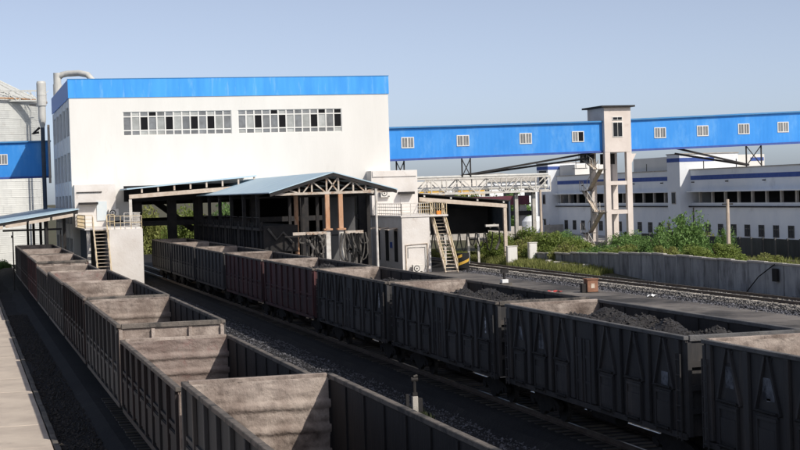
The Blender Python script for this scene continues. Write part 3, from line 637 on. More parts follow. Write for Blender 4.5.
MB().box(3.2, 8.0, 139.4, 139.6, 4.62, 4.78).build('gauge_bar', m_dark, lg); MB().tube([(4.0, 139.5, -.3), (4.0, 139.5, 4.6)], .06, 6).build('post', m_dark, lg); MB().tube([(7.9, 139.5, -.3), (7.9, 139.5, 4.6)], .06, 6).build('post', m_dark, lg)
MB().box(3.85, 4.0, 139.3, 139.44, 4.1, 4.3).build('lamp_box', m_dark, lg)
MB().box(-14, -.6, 191, 191.2, -.62, 1.3).build('garden_wall', m_wall2)
tag(bpy.data.objects['garden_wall'], 'low dark wall at the left picture edge behind the wagons', 'wall')

# ------------------------------------------------------------------ cabins with stairs
def railing(mb_path, h, m, root, name='railing', n=None, grid=0):
    """path of base points -> posts, two rails"""
    for (p, q) in zip(mb_path[:-1], mb_path[1:]):
        p, q = Vector(p), Vector(q); L = (q-p).length; k = max(1, round(L/.75)); mb = MB()
        for i in range(k+1):
            a = p+(q-p)*i/k; mb.beam(a, a+Vector((0, 0, h)), .05)
        for z in ([h, h*.5] if not grid else [h, h*.72, h*.45, h*.15]): mb.beam(p+Vector((0, 0, z)), q+Vector((0, 0, z)), .045)
        mb.build(name, m, root)
def ac_unit(loc, label, rz=0):
    a = thing('air_conditioner', loc, label, 'air conditioner', None, rz)
    MB().box(-.45, .45, 0, .35, 0, .7).build('casing', m_ac, a, bevel=.02)
    MB().tube([(-.1, -.02, .36), (-.1, .01, .36)], .27, 20).build('fan_grille', m_dark, a)
    MB().tube([(-.1, -.035, .36), (-.1, -.005, .36)], .20, 20).build('fan', m_ac, a)
    MB().tube([(-.1, -.045, .36), (-.1, -.004, .36)], .07, 12).build('hub', m_dark, a)
    MB().box(-.47, -.45, .05, .3, .0, .6).box(.2, .4, -.012, 0, .05, .12).build('grille_panel', m_dark, a)
    return a
def stair(name, x0, x1, ytop, ybot, ztop, zbot, label, m):
    s = thing(name, ((x0+x1)/2, ybot, zbot), label, 'stairs')
    cx = (x0+x1)/2; w = (x1-x0)/2; dy = ytop-ybot; dz = ztop-zbot; n = 17
    for sx in (-w, w):
        MB().beam((sx, 0, .0), (sx, dy, dz), .09, .24).build('stringer', m, s)
        mb = MB()
        mb.beam((sx, 0, 1.0), (sx, dy, dz+1.0), .06)
        mb.beam((sx, 0, .55), (sx, dy, dz+.55), .04)
        for k in range(6): mb.beam((sx, dy*k/5, dz*k/5), (sx, dy*k/5, dz*k/5+1.0), .05)
        mb.build('handrail', m_yellowrail, s)
    tme = box(-w+.05, w-.05, -.02, .22, -.04, 0).mesh('tread', m)
    for k in range(n): inst('tread', tme, s, (0, dy*(k+.5)/n, dz*(k+.5)/n))
    return s
# right cabin
rc = thing('control_cabin', (0, 0, 0), 'white control cabin block with a railed deck right of the gabled shed', 'building')
CX0, CX1, CY0, CY1, CT = 36.85, 39.35, 137.2, 148, 4.72
MB().box(CX0, CX1, CY0, CY1-.01, -.3, CT).build('wall', m_whitedirty, rc)
MB().box(CX0-.08, CX1+1.7, CY0-.08, CY1-.02, CT+.002, CT+.14).build('deck', m_whitedirty, rc)
for yy in (139.3, 142.4, 145.6):
    d = MB().box(CX0-.03, CX0-.002, yy-.55, yy+.55, .8, 3.5).build('door', m_black, rc)
    MB().prism([(CX0-.9, 3.6), (CX0-.001, 3.75), (CX0-.001, 3.82), (CX0-.9, 3.67)], 1, yy-.75, yy+.75).build('awning', m_fascia, d)
MB().box(CX0-.14, CX0-.003, 140.6, 141.0, 2.0, 2.5).build('meter_box', m_stripe, rc)
railing([(CX0, CY1-.8, CT+.14), (CX0, CY0, CT+.14), (CX1+.05, CY0, CT+.14)], 1.05, m_whitesteel, rc, grid=1)
railing([(CX1+.05, CY0, CT+.14), (CX1+.35, CY0, CT+.14)], 1.05, m_yellowrail, rc)
railing([(CX1+1.6, CY0, CT+.14), (CX1+1.6, CY1-.5, CT+.14)], 1.05, m_yellowrail, rc)
MB().box(36.5, 40.9, 146.2, 147.97, CT+.15, 8.95).build('upper_room', m_whitedirty, rc)
MB().box(36.6, 40.8, 146.1, 146.198, 8.4, 8.9).build('parapet', m_whitedirty, rc)
MB().box(39.0, 40.4, 145.4, 146.19, 6.72, 6.95).build('awning', m_dark, rc)
MB().box(39.2, 40.2, 146.15, 146.198, 5.0, 6.6).build('door', m_whitedirty, rc)
pp = MB().tube([(CX0+.3, CY0-.06, -.1), (CX0+.3, CY0-.06, 2.3), (CX1-.25, CY0-.06, 2.4), (CX1-.25, CY0-.06, -.1)], .06, 6); pp.build('pipe', m_stair, rc)
MB().tube([(CX0+.5, CY0-.05, 1.2), (CX0+.5, CY0-.05, 2.1), (CX1-.45, CY0-.05, 2.1), (CX1-.45, CY0-.05, .2)], .04, 6).build('pipe', m_duct, rc)
MB().box(CX1+.35, CX1+.42, CY0+1.2, CY1, -.3, CT).build('stair_wall', m_white, rc)
ac_unit((38.05, CY0-.55, -.1), 'white air conditioner standing on the ground against the right cabin')
ac_unit((37.7, 145.8, 6.5), 'white air conditioner on the upper wall of the right cabin above the railing')
stair('staircase', CX1+.5, CX1+1.6, CY0+1.2, CY0-2.9, CT+.1, -.1, 'cream steel staircase with yellowed handrails on the right cabin', m_stair)
MB().box(40.2, 40.55, CY0+.4, CY0+.7, 4.87, 5.2).build('orange_sack', m_orangebag); tag(bpy.data.objects['orange_sack'], 'small orange sack on the deck of the right cabin', 'sack')
# left cabin
lc = thing('control_cabin', (0, 0, 0), 'white control cabin with a plain lit wall between the two wagon rows', 'building')
LX0, LX1, LY0, LT = 11.65, 14.4, 136.4, 4.55
MB().box(LX0, LX1, LY0, 147.98, -.3, LT).build('wall', m_whitedirty, lc)
MB().box(9.75, LX1+.05, LY0+.9, 147.97, LT+.002, LT+.13).build('deck', m_whitedirty, lc)
MB().box(9.9, 10.2, LY0+1.2, LY0+1.5, -.3, LT).build('post', m_whitesteel, lc)
MB().box(10.1, 10.16, LY0+3, 147.9, -.3, LT).build('side_panel', m_ductdark, lc)
railing([(9.8, 146.5, LT+.13), (9.8, LY0+1, LT+.13), (10.4, LY0+1, LT+.13)], 1.1, m_yellowrail, lc, grid=1)
railing([(11.6, LY0+1, LT+.13), (12.2, LY0+1, LT+.13)], 1.1, m_yellowrail, lc)
railing([(11.75, LY0+.1, LT+.002), (14.35, LY0+.1, LT+.002)], 1.1, m_yellowrail, lc)
railing([(13.0, LY0+.9, LT+.13), (14.35, LY0+.9, LT+.13), (14.35, 146, LT+.13)], 1.2, m_whitesteel, lc, grid=1)
MB().box(9.62, 13.2, 146.6, 147.96, LT+.14, 8.4).build('upper_room', m_whitedirty, lc)
MB().box(9.95, 11.6, 145.9, 146.59, 6.65, 6.85).build('awning', m_dark, lc)
MB().box(9.8, 12.0, 146.5, 146.597, 7.7, 7.78).build('ledge', m_dark, lc)
MB().box(11.5, 12.4, 146.52, 146.597, 5.2, 6.9).build('notice_board', m_sign, lc)
MB().box(12.55, 13.7, 146.0, 146.59, 4.95, 5.15).build('awning', m_dark, lc)
ac_unit((12.95, 146.2, 5.5), 'white air conditioner on the upper wall of the left cabin beside the pale blue board')
stair('staircase', 10.45, 11.55, LY0+1.0, LY0-3.0, LT+.1, -.3, 'narrow cream staircase with yellow rails on the left cabin', m_stair)

# ------------------------------------------------------------------ right canopy over the far siding
rcn = thing('siding_canopy', (0, 0, 0), 'dark open canopy with a cream front beam over the far siding', 'canopy')
MB().prism([(40.4, 6.85), (50.3, 5.85), (50.3, 5.75), (40.4, 6.75)], 1, 147, 172).build('roof_sheet', m_dark, rcn)
MB().prism([(41.3, 6.0), (49.9, 5.15), (49.9, 5.5), (41.3, 6.4)], 1, 147.1, 147.25).build('front_beam', m_fascia, rcn)
for i in range(4): MB().box(41.7+i*2.6, 41.85+i*2.6, 147.05, 147.2, 6.4-i*.26, 6.7-i*.26).build('stub_post', m_whitesteel, rcn)
MB().box(49.55, 49.85, 147.1, 147.4, -.3, 5.15).build('column', m_fascia, rcn)
MB().box(50.05, 50.2, 147, 172, 2.9, 5.75).build('side_sheet', m_ductdark, rcn)
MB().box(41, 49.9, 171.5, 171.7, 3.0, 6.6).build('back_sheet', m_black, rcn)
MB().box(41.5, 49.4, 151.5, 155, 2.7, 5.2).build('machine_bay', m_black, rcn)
for x in (42.4, 44.55, 46.9, 47.9): MB().box(x-.1, x+.1, 150, 150.2, -.3, 2.7).build('leg', m_whitesteel, rcn)
for k in range(8):
    x = 42+k*.85; pts = [(x+.75*t, 148.0, 2.9-(1.5+.3*math.sin(k*2.1))*math.sin(math.pi*t)**.7) for t in np.linspace(0, 1, 9)]
    MB().tube(pts, .06, 6).build('hose', m_hoseblack, rcn)
MB().tube([(48.3, 147.8, 3.3), (48.8, 147.8, 3.6), (49.3, 147.8, 3.2), (49.3, 147.8, 2.0), (48.9, 147.8, 1.2)], .13, 8).build('hose', m_hose, rcn)
MB().box(47.9, 49.2, 147.6, 147.9, 3.4, 3.6).build('bracket', m_whitesteel, rcn)
for (x, yy, w_, h_, lab) in ((48.9, 143.2, .95, 1.6, 'taller white cabinet beside the column of the far siding canopy'), (50.5, 142.0, .75, 1.9, 'narrow white cabinet in the grass right of the canopy')):
    c = thing('cabinet', (x, yy, .0), lab, 'cabinet')
    MB().box(-w_/2, w_/2, -.25, .25, .1, h_).build('casing', m_ac, c, bevel=.02); MB().box(-w_/2-.04, w_/2+.04, -.3, .3, h_+.002, h_+.06).build('lid', m_ac, c)
    MB().box(-w_/2+.1, w_/2-.1, -.27, -.252, .25, h_-.1).build('door', m_white, c)
    MB().box(-w_/2-.06, w_/2+.06, -.3, .3, -.5, .098).build('plinth', m_kerb, c)
hz = thing('buffer_drum', (44.2, 143.5, -.2), 'black and yellow striped hazard drum beside the far siding', 'drum')
MB().tube([(0, 0, 0), (0, 0, 1.35)], .62, 20).build('body', m_black, hz)
st = MB()
for k in range(20):
    a0, a1 = k/20*6.283, (k+1)/20*6.283
    for b in (0, 2):
        zz = .08+(k % 10)*.07+b*.34
        if zz+.3 < 1.33: st.add([(.632*math.cos(a0), .632*math.sin(a0), zz), (.632*math.cos(a1), .632*math.sin(a1), zz+.07), (.632*math.cos(a1), .632*math.sin(a1), zz+.32), (.632*math.cos(a0), .632*math.sin(a0), zz+.25)], [(0, 1, 2, 3)])
st.build('stripe', m_hazardy, hz)

# ------------------------------------------------------------------ truss bridge and conveyor galleries
tb = thing('truss_bridge', (0, 0, 0), 'white lattice pipe bridge below the blue gallery, from the cabin to the far hall', 'bridge')
TX0, TX1, TZ0, TZ1 = 39.2, 58.2, 6.6, 8.12
for yy in (157.6, 159.2):
    for z in (TZ0, TZ1): MB().beam((TX0, yy, z), (TX1, yy, z), .16, .16).build('chord', m_whitesteel, tb)
    n = 12; dx = (TX1-TX0)/n
    for i in range(n+1): MB().beam((TX0+i*dx, yy, TZ0+.08), (TX0+i*dx, yy, TZ1-.08), .10).build('post', m_whitesteel, tb)
    for i in range(n):
        a, b = (TZ0, TZ1) if i % 2 else (TZ1, TZ0)
        MB().beam((TX0+i*dx, yy, a), (TX0+(i+1)*dx, yy, b), .10).build('brace', m_whitesteel, tb)
MB().box(TX0, TX1, 157.7, 159.1, TZ0+.1, TZ0+.16).build('walkway', m_whitesteel, tb)
MB().tube([(TX0, 158.2, TZ1+.2), (TX1, 158.2, TZ1+.2)], .12, 8).tube([(TX0, 158.6, TZ0+.5), (TX1, 158.6, TZ0+.5)], .2, 8).build('pipe', m_duct, tb)
for x in (41.2, 54.7, 56.6):
    MB().box(x-.18, x+.18, 158.2, 158.6, -.5, TZ0-.09).build('pillar', m_coping, tb); MB().box(x-.18, x+.18, 157.5, 159.3, TZ0-.35, TZ0-.086).build('pillar_cap', m_coping, tb) if x < 50 else None

def gallery(name, p, q, z0a, z1a, z0b, z1b, depth, nwin, label, winpos, open_i=None):
    """p,q: (x,y) of the front face's ends; local x runs along the gallery"""
    p, q = Vector(p), Vector(q); d = q-p; L = d.length; rz = math.atan2(d.y, d.x)
    g_ = thing(name, (p.x, p.y, 0), label, 'conveyor gallery', 'blue conveyor galleries', rz)
    MB().add([(0, 0, z0a), (L, 0, z0b), (L, 0, z1b), (0, 0, z1a), (0, depth, z0a), (L, depth, z0b), (L, depth, z1b), (0, depth, z1a)],
             [(0, 1, 2, 3), (5, 4, 7, 6), (4, 5, 1, 0), (3, 2, 6, 7), (0, 3, 7, 4), (1, 5, 6, 2)]).build('cladding', m_bluecorr, g_)
    MB().beam((-.05, depth/2, z1a+.09), (L+.05, depth/2, z1b+.09), depth+.5, .16).build('roof', m_blueroof, g_)
    MB().beam((0, -.06, z0a-.06), (L, -.06, z0b-.06), .16, .22).build('bottom_beam', m_stripe, g_)
    for i, t in enumerate(winpos):
        zc = (z0a+z1a)/2*(1-t/L)+(z0b+z1b)/2*(t/L)+.1
        f_ = MB().box(t-.66, t+.66, -.06, -.002, zc-.56, zc-.47).box(t-.66, t+.66, -.06, -.002, zc+.47, zc+.56).box(t-.66, t-.57, -.06, -.002, zc-.468, zc+.468).box(t+.57, t+.66, -.06, -.002, zc-.468, zc+.468).box(t-.05, t+.05, -.06, -.002, zc-.468, zc+.468).build('window', m_frame, g_)
        for k in (0, 1):
            a = t-.565+k*.62; pm_ = m_pane[2] if (open_i == i and k == 1) else m_pane[0]
            MB().box(a, a+.51, -.03, -.004, zc-.466, zc+.466).build('pane', pm_, f_)
            if pm_ is m_pane[0]: MB().box(a+.23, a+.27, -.045, -.031, zc-.46, zc+.46).build('glazing_bar', m_frame, f_)
    return g_
gallery('conveyor_gallery', (38.9, 158), (64.25, 158), 10.15, 13.25, 10.55, 13.5, 3.0, 5, 'blue clad conveyor gallery between the white hall and the pinkish tower', [.3, 4.4, 10.2, 16.9, 22.6], 4)
gallery('conveyor_gallery', (67.15, 158.002), (104, 158.002), 10.6, 13.65, 11.35, 14.6, 3.0, 5, 'blue clad conveyor gallery running right from the pinkish tower', [3.5, 8.35, 13.1, 17.7, 23, 29])
def trestle(loc, z0, z1, w_, label, rz=0, m=m_dark):
    t = thing('gallery_trestle', (*loc, z0), label, 'trestle', 'trestles below the conveyor galleries', rz); h = z1-z0
    for x in (-w_/2, w_/2):
        for yy in (.5,): MB().beam((x, yy, 0), (x, yy, h), .12).build('leg', m, t)
    for yy in (.5,):
        MB().beam((-w_/2, yy-.02, .1), (w_/2, yy-.02, h-.1), .08).build('brace', m, t); MB().beam((w_/2, yy+.02, .1), (-w_/2, yy+.02, h-.1), .08).build('brace', m, t)
    return t
trestle((42.6, 158), 8.2, 10.1, .8, 'short dark trestle behind the right cabin roof')
trestle((49.4, 157.6), 8.2, 10.2, .9, 'dark trestle standing on the white lattice bridge')
trestle((81.5, 157.8), 8.545, 10.85, 1.75, 'wide cross braced trestle on the far hall roof')
def strut(a, b, label, off=.55):
    t = thing('diagonal_strut', a, label, 'strut', 'diagonal struts below the galleries'); d = Vector(b)-Vector(a)
    MB().beam((0, 0, 0), d, .2, .2).build('upper_beam', m_dark, t); MB().beam((0, .4, -off), d+Vector((0, .4, 0)), .2, .2).build('lower_beam', m_dark, t)
strut((63.4, 158.3, 10.45), (47.6, 158.3, 8.2), 'long dark diagonal strut rising from the lattice bridge to the tower')
strut((72.6, 158.3, 10.65), (80.9, 158.3, 8.7), 'dark diagonal strut falling from the right gallery to the far roof')

# transfer tower
tw = thing('transfer_tower', (64.2, 157.4, 0), 'pinkish transfer tower on tall open legs with a dark flat roof', 'tower')
MB().box(0, 2.95, 0, 4.6, 10.4, 15.0).build('tower_room', m_tower, tw)
MB().box(-.4, 3.3, -.4, 5.2, 15.02, 15.2).build('roof', m_dark, tw)
for (x, z0, z1) in ((1.0, 11.95, 13.5), (1.0, 13.66, 14.05)):
    f_ = MB().box(x-.1, x+1.0, -.06, -.002, z0, z1).build('window', m_frame, tw)
    MB().box(x-.03, x+.42, -.09, -.062, z0+.07, z1-.07).build('pane', m_glassdark, f_); MB().box(x+.48, x+.93, -.09, -.062, z0+.07, z1-.07).build('pane', m_glassdark, f_)
for x in (.28, 2.67):
    for yy in (.3, 4.2): MB().box(x-.28, x+.28, yy-.28, yy+.28, -.4, 10.38).build('leg', m_tower, tw)
for z in (.9, 4.2, 7.2):
    MB().box(.57, 2.38, .06, .54, z-.2, z+.2).build('tie_beam', m_tower, tw); MB().box(.57, 2.38, 3.96, 4.44, z-.2, z+.2).build('tie_beam', m_tower, tw)
    MB().box(.04, .52, .59, 3.91, z-.2, z+.2).build('tie_beam', m_tower, tw); MB().box(2.43, 2.91, .59, 3.91, z-.2, z+.2).build('tie_beam', m_tower, tw)
MB().prism([(2.96, 9.2), (3.5, 10.2), (2.96, 10.2)], 1, .1, .5).build('bracket', m_tower, tw)
MB().box(-1.0, -.01, 3.0, 4.6, 9.4, 10.3).build('drive_unit', m_dark, tw); MB().box(1.0, 2.3, 3.0, 3.9, 9.2, 10.3).build('drive_unit', m_dark, tw)
sx0, sx1 = -1.3, -.1
lv = [0.0, 2.1, 4.3, 6.5, 8.7, 9.9]
for k in range(5):
    za, zb_ = lv[k], lv[k+1]; ya, yb_ = (.2, 3.6) if k % 2 == 0 else (3.6, .2); xs = sx0+.25 if k % 2 == 0 else sx1-.3
    fl = MB().beam((xs-.2, ya, za), (xs-.2, yb_, zb_), .05, .16).beam((xs+.2, ya, za), (xs+.2, yb_, zb_), .05, .16).beam((xs, ya, za-.02), (xs, yb_, zb_-.02), .34, .03).build('stair_flight', m_stair, tw)
    hr = MB().beam((xs-.25, ya, za+.95), (xs-.25, yb_, zb_+.95), .05)
    for q in range(5):
        a = q/4; hr.beam((xs-.25, ya+(yb_-ya)*a, za+(zb_-za)*a), (xs-.25, ya+(yb_-ya)*a, za+(zb_-za)*a+.95), .04)
    hr.build('handrail', m_whitesteel, fl)
    ld = MB().box(sx0, sx1+.05, yb_-.5, yb_+.5, zb_-.1, zb_-.02).build('landing', m_hose, tw)
    MB().tube([(sx0, yb_-.5, zb_), (sx0, yb_-.5, zb_+1), (sx0, yb_+.5, zb_+1), (sx0, yb_+.5, zb_)], .03, 5).build('guard_rail', m_stair, ld)
# free-standing caged ladder platform left of the tower
MB().tube([(-2.0, 3.2, 8.9), (-2.0, 3.2, 9.9), (-.9, 3.2, 9.9), (-.9, 3.2, 8.9)], .04, 5).tube([(-2, 3.2, 9.4), (-.9, 3.2, 9.4)], .04, 5).box(-2.05, -.85, 2.9, 4.2, 8.8, 8.88).build('service_platform', m_whitesteel, tw)

# ------------------------------------------------------------------ far hall
fh = thing('factory_hall', (0, 0, 0), 'long whitewashed factory hall with a blue stripe and rows of dark windows', 'building')
FX, FY0, FY1, FZ = 80.0, 130.0, 218.0, 8.42
BZ = .4
bm = MB()
bm.box(FX, FX+.3, FY0, FY1, BZ-1, 4.72).box(FX, FX+.3, FY0, FY1, 5.95, FZ).build('front_wall', m_hall, fh)
MB().box(FX+.31, FX+14, FY0, FY0+.3, BZ-1, FZ).build('end_wall', m_hall, fh)
MB().box(FX-.12, FX+14, FY0-.1, FY1+.1, FZ+.002, FZ+.12).build('roof', m_coping, fh)
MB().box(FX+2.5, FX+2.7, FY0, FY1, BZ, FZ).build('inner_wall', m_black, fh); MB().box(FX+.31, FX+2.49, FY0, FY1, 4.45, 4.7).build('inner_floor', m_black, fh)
MB().box(FX-.03, FX-.002, FY0, 170.8, 7.3, 7.78).box(FX-.03, FX-.002, 174.5, 213.8, 7.3, 7.78).build('stripe', m_stripe, fh)
MB().box(FX-.7, FX-.002, FY0, 170.6, 5.93, 6.07).box(FX-.7, FX-.002, 174.5, 213.8, 5.93, 6.07).build('ledge', m_hall, fh)
pt = box(.05, .3, -.16, .16, 4.721, 5.949).mesh('gallery_post', m_coping)
yy = FY0+1
while yy < FY1: inst('gallery_post', pt, fh, (FX+.01, yy, 0)); yy += 3.15
lampm = MB().box(-.35, 0, -.12, .12, 6.35, 6.7).mesh('wall_lamp', m_frame)
yy = FY0+6
while yy < FY1-6: inst('wall_lamp', MB().box(-.3, -.002, -.1, .1, 7.0, 7.12).mesh('wall_lamp', m_dark) if yy < FY0+7 else bpy.data.meshes['wall_lamp.001'], fh, (FX, yy, 0)); yy += 8.5
MB().tube([(FX-.25, FY0, 4.3), (FX-.25, FY1-4, 4.3)], .09, 6).build('pipe', m_dark, fh)
# lower windows
wf = MB().box(-.08, 0, -.6, .6, 0, .08).box(-.06, 0, -.6, -.53, .081, 1.25).box(-.06, 0, .53, .6, .081, 1.25).box(-.06, 0, -.04, .04, .081, 1.25).box(-.055, 0, -.528, -.041, .8, .86).box(-.055, 0, .041, .528, .8, .86).mesh('window', m_hose)
wp = [box(-.03, -.003, 0, .48, .085, .79).mesh('pane', m_glassdark), box(-.03, -.003, 0, .48, .865, 1.245).mesh('pane', m_glassdark)]
yy = FY0+2
while yy < FY1-6:
    if not (169.5 < yy < 176):
        w_ = inst('window', wf, fh, (FX-.002, yy, 1.15))
        for k, me in enumerate(wp):
            for a in (-.525, .045): inst('pane', me, w_, (0, a, 0))
    yy += 3.15
# stair tower and end tower
for (ya, yb_, x_) in ((170.9, 174.3, 78.7), (214, 218.5, 78.7)):
    t_ = MB().box(x_, FX+6, ya, yb_, BZ-1, 10.25).build('stair_tower', m_hall, fh)
    MB().box(x_-.08, FX+6.1, ya-.08, yb_+.08, 10.252, 10.36).build('coping', m_coping, t_)
    MB().box(x_-.025, x_-.002, ya, yb_, 9.4, 9.85).box(x_, FX+3, ya-.025, ya-.002, 9.4, 9.85).build('stripe', m_stripe, t_)
    w_ = MB().box(x_-.05, x_-.002, ya+1.2, ya+2.3, 4.6, 6.0).build('window', m_coping, t_); MB().box(x_-.07, x_-.052, ya+1.28, ya+2.22, 4.7, 5.9).build('pane', m_glassdark, w_)
    if ya > 200:
        MB().box(x_-.02, x_-.003, ya+.6, ya+3.6, 7.2, 9.3).build('soot_stain', m_wall2, t_)
        w2 = MB().box(x_-.05, x_-.002, ya+1.2, ya+2.6, 1.3, 2.6).build('window', m_coping, t_); MB().box(x_-.07, x_-.052, ya+1.3, ya+2.5, 1.4, 2.5).build('pane', m_glassdark, w2)
ph = MB().box(80.4, 91.2, 174.5, 188, FZ+.13, 10.12).build('penthouse', m_white, fh); MB().box(89.4, 91.1, 174.47, 174.498, 9.35, 9.75).build('stripe', m_stripe, ph)
ph = MB().box(80.4, 84.6, 208, 213.8, FZ+.13, 9.95).build('penthouse', m_white, fh)
for (x, yy) in ((80.3, 160), (80.3, 168), (80.4, 184)): MB().tube([(x, yy, FZ+.13), (x, yy, FZ+1.0)], .05, 6).build('vent_pipe', m_dark, fh)
# small tank/porch in front of the end tower
sd = thing('water_tank', (75.6, 212, BZ-.4), 'small pale domed tank in front of the far hall end tower', 'tank')
MB().tube([(0, 0, 0), (0, 0, 2.4), (0, 0, 3.0), (0, 0, 3.2)], [1.5, 1.5, 1.0, .2], 20).build('shell', m_hall, sd)
MB().tube([(0, 0, 3.1), (0, 0, 4.0)], .12, 8).build('vent', m_duct, sd)

# ------------------------------------------------------------------ raised ground and walls on the right
def zb_(x, yv): return .32+.16*math.sin(x*.31)*math.sin(yv*.17)+.05*math.sin(x*1.1+yv*.9)
g = MB().grid(lambda a, b: (51.2+a*80, 40+b*210, zb_(51.2+a*80, 40+b*210)), 60, 120).build('earth_bank', m_earth); tag(g, kind='structure')
nw = thing('concrete_wall', (0, 0, 0), 'weathered grey concrete panel wall along the far siding', 'wall')
pl = box(-.06, .06, .07, 2.33, -.6, 1.72).mesh('panel', m_wall); po = box(-.11, .11, -.07, .07, -.6, 1.80).mesh('post', m_wall); cp = box(-.15, .15, .01, 2.39, 1.722, 1.86).mesh('coping', m_coping, bevel=.02)
yy = 55.0; k = 0
while yy < 146:
    x = 48.75+max(0, yy-95)*.045; h = 0 if yy < 112 else -(yy-112)*.03
    h += [.0, .03, -.04, .02, -.02][k % 5]
    rz = math.atan(.045)*-1 if yy > 95 else 0
    for nme, me in (('panel', pl), ('post', po), ('coping', cp)):
        o = inst(nme, me, nw, (x, yy, h), rz+random.uniform(-.006, .006)); o.rotation_euler.y = random.uniform(-.015, .015)
    yy += 2.4; k += 1
cb = MB().tube([(48.55, 96, -.3), (48.5, 94, .9), (48.5, 92.5, 1.5), (48.6, 92, 1.75)], .035, 6); tag(cb.build('cable', m_hoseblack), 'black cable hanging in an arc on the concrete wall', 'cable')
MB().box(48.45, 48.6, 91.5, 92.1, .7, 1.5).build('dark_hatch', m_black, nw)
dw = thing('boundary_wall', (0, 0, 0), 'dark grey panel wall in front of the far hall windows', 'wall')
pl = box(-.05, .05, .02, 1.98, -.3, 2.05).mesh('panel', m_wall2); po = box(-.1, .1, -.08, .08, -.3, 2.12).mesh('post', m_wall2)
yy = 88.0
while yy < 151: inst('panel', pl, dw, (66, yy, 0)); inst('post', po, dw, (66, yy-.0, 0)); yy += 2.16
bw = thing('boundary_wall', (0, 0, 0), 'pale low wall behind the siding canopy and bushes', 'wall')
pl = box(.03, 2.97, -.08, .08, -.8, 1.6).mesh('panel', m_coping); po = box(-.03, .03, -.12, .12, -.8, 1.7).mesh('post', m_coping)
for i in range(13): inst('panel', pl, bw, (42+i*3.0, 212, .2)); inst('post', po, bw, (42+i*3.0, 212, .2))

ap = box(66.3, 79.9, 125, 225, .3, .52).build('added_bounce_apron', m_coping); tag(ap, kind='structure')  # unseen pale slab, added to bounce sunlight onto the shaded far hall wall
# poles
def pole(x, yv, z0, z1, r0, m, label, arm=True):
    p = thing('utility_pole', (x, yv, z0), label, 'pole'); MB().tube([(0, 0, 0), (0, 0, z1-z0)], [r0, r0*.7], 10).build('shaft', m, p)
    if arm: MB().box(-.45, .45, -.08, .08, z1-z0-.45, z1-z0-.33).build('crossarm', m_dark, p)
pole(60, 121.3, .3, 5.55, .19, m_pole, 'pale concrete utility pole before the far hall')
pole(59.2, 126, .3, 4.9, .09, m_dark, 'thin dark lamp post left of the pale concrete pole', False)
pole(54.5, 150.5, .2, 6.75, .17, m_pole, 'brown wooden pole right of the siding canopy', False)

# distant crane, purple pipe rack, white sheds
cr_ = thing('gantry_crane', (71, 262, -.75), 'distant yellow gantry crane seen below the lattice bridge', 'crane')
for a, b, z in ((-1.0, 3.2, 6.55), (3.8, 6.8, 6.65), (9.2, 13.8, 6.9)): MB().box(a, b, -.5, .5, z, z+1.05).build('girder', m_crane, cr_)
MB().box(-2, 15, .52, .7, 6.2, 6.5).build('rail_beam', m_sign, cr_); MB().box(-2, 15, 1.5, 1.7, 7.7, 9.3).build('cab_wall', m_white, cr_)
for x in (-1.5, 4, 9, 14): MB().box(x-.3, x+.3, .75, 1.3, 0, 7.6).build('leg', m_whitesteel, cr_)
MB().box(7.4, 8.8, -.6, .4, 5.9, 7.1).build('hoist', m_dark, cr_)
MB().box(7, 12, -.6, .6, 4.85, 5.55).build('lower_girder', m_crane, cr_)
pr = thing('pipe_rack', (70.2, 222, -.6), 'distant purple red pipe rack on grey pillars', 'pipe rack')
MB().box(0, 8.5, 0, 1.2, 5.2, 6.5).build('beam', m_purple, pr); MB().box(0, 9, -.1, 1.3, 3.7, 4.3).build('lower_beam', m_dark, pr); MB().box(0, 9, -.1, 1.3, .9, 1.4).build('lower_beam', m_dark, pr)
for x in (1.2, 4.6, 7.6): MB().box(x-.5, x+.5, .1, 1.1, 0, 5.15).build('pillar', m_coping, pr)
for (x, yv, w_, h_, lab) in ((60, 300, 26, 8.2, 'distant white shed behind the lattice bridge, left part'), (92, 320, 30, 9.0, 'distant white shed behind the lattice bridge, right part')):
    s_ = thing('warehouse', (x, yv, -.6), lab, 'building'); MB().box(0, w_, 0, 20, 0, h_).build('wall', m_hall, s_)
    MB().prism([(-.4, h_+.01), (w_+.4, h_+.01), (w_/2, h_+1.8)], 1, -.4, 20.4).build('roof', m_coping, s_)
    for i in range(6): MB().box(2+i*w_/6.5, 3.6+i*w_/6.5, -.05, -.002, h_-3, h_-1.4).build('window', m_glassdark, s_)

# ------------------------------------------------------------------ silo, blue left gallery, ducts
SR = 13.2; SCX, SCY = -3.2, 206.0
silo = thing('grain_silo', (SCX, SCY, 0), 'huge pale sheet metal silo with a conical roof at the left edge', 'silo')
nseg = 64; z = -.6; ringh = .92; kz = 0
while z < 19.2:
    h1 = min(z+ringh, 19.25); mb = MB(); off = (kz % 2)*.5
    for s_ in range(nseg):
        rr = SR+random.uniform(-.006, .008)+(.008 if kz % 2 else 0)
        a0, a1 = (s_+off+.004)/nseg*2*math.pi, (s_+off+.996)/nseg*2*math.pi
        vs = []
        for zz, dr in ((z, .03), (z+.05, 0), (h1-.01, 0)):
            for a in (a0, (a0+a1)/2, a1): vs.append(((rr+dr)*math.cos(a), (rr+dr)*math.sin(a), zz))
        mb.add(vs, [(0, 1, 4, 3), (1, 2, 5, 4), (3, 4, 7, 6), (4, 5, 8, 7)])
    mb.build('ring_course', m_galv if z > 10 else m_silowhite, silo); z += ringh; kz += 1
MB().tube([(0, 0, -.6), (0, 0, 19.2)], SR-.12, 64).build('core', m_hall, silo)
rf = MB()
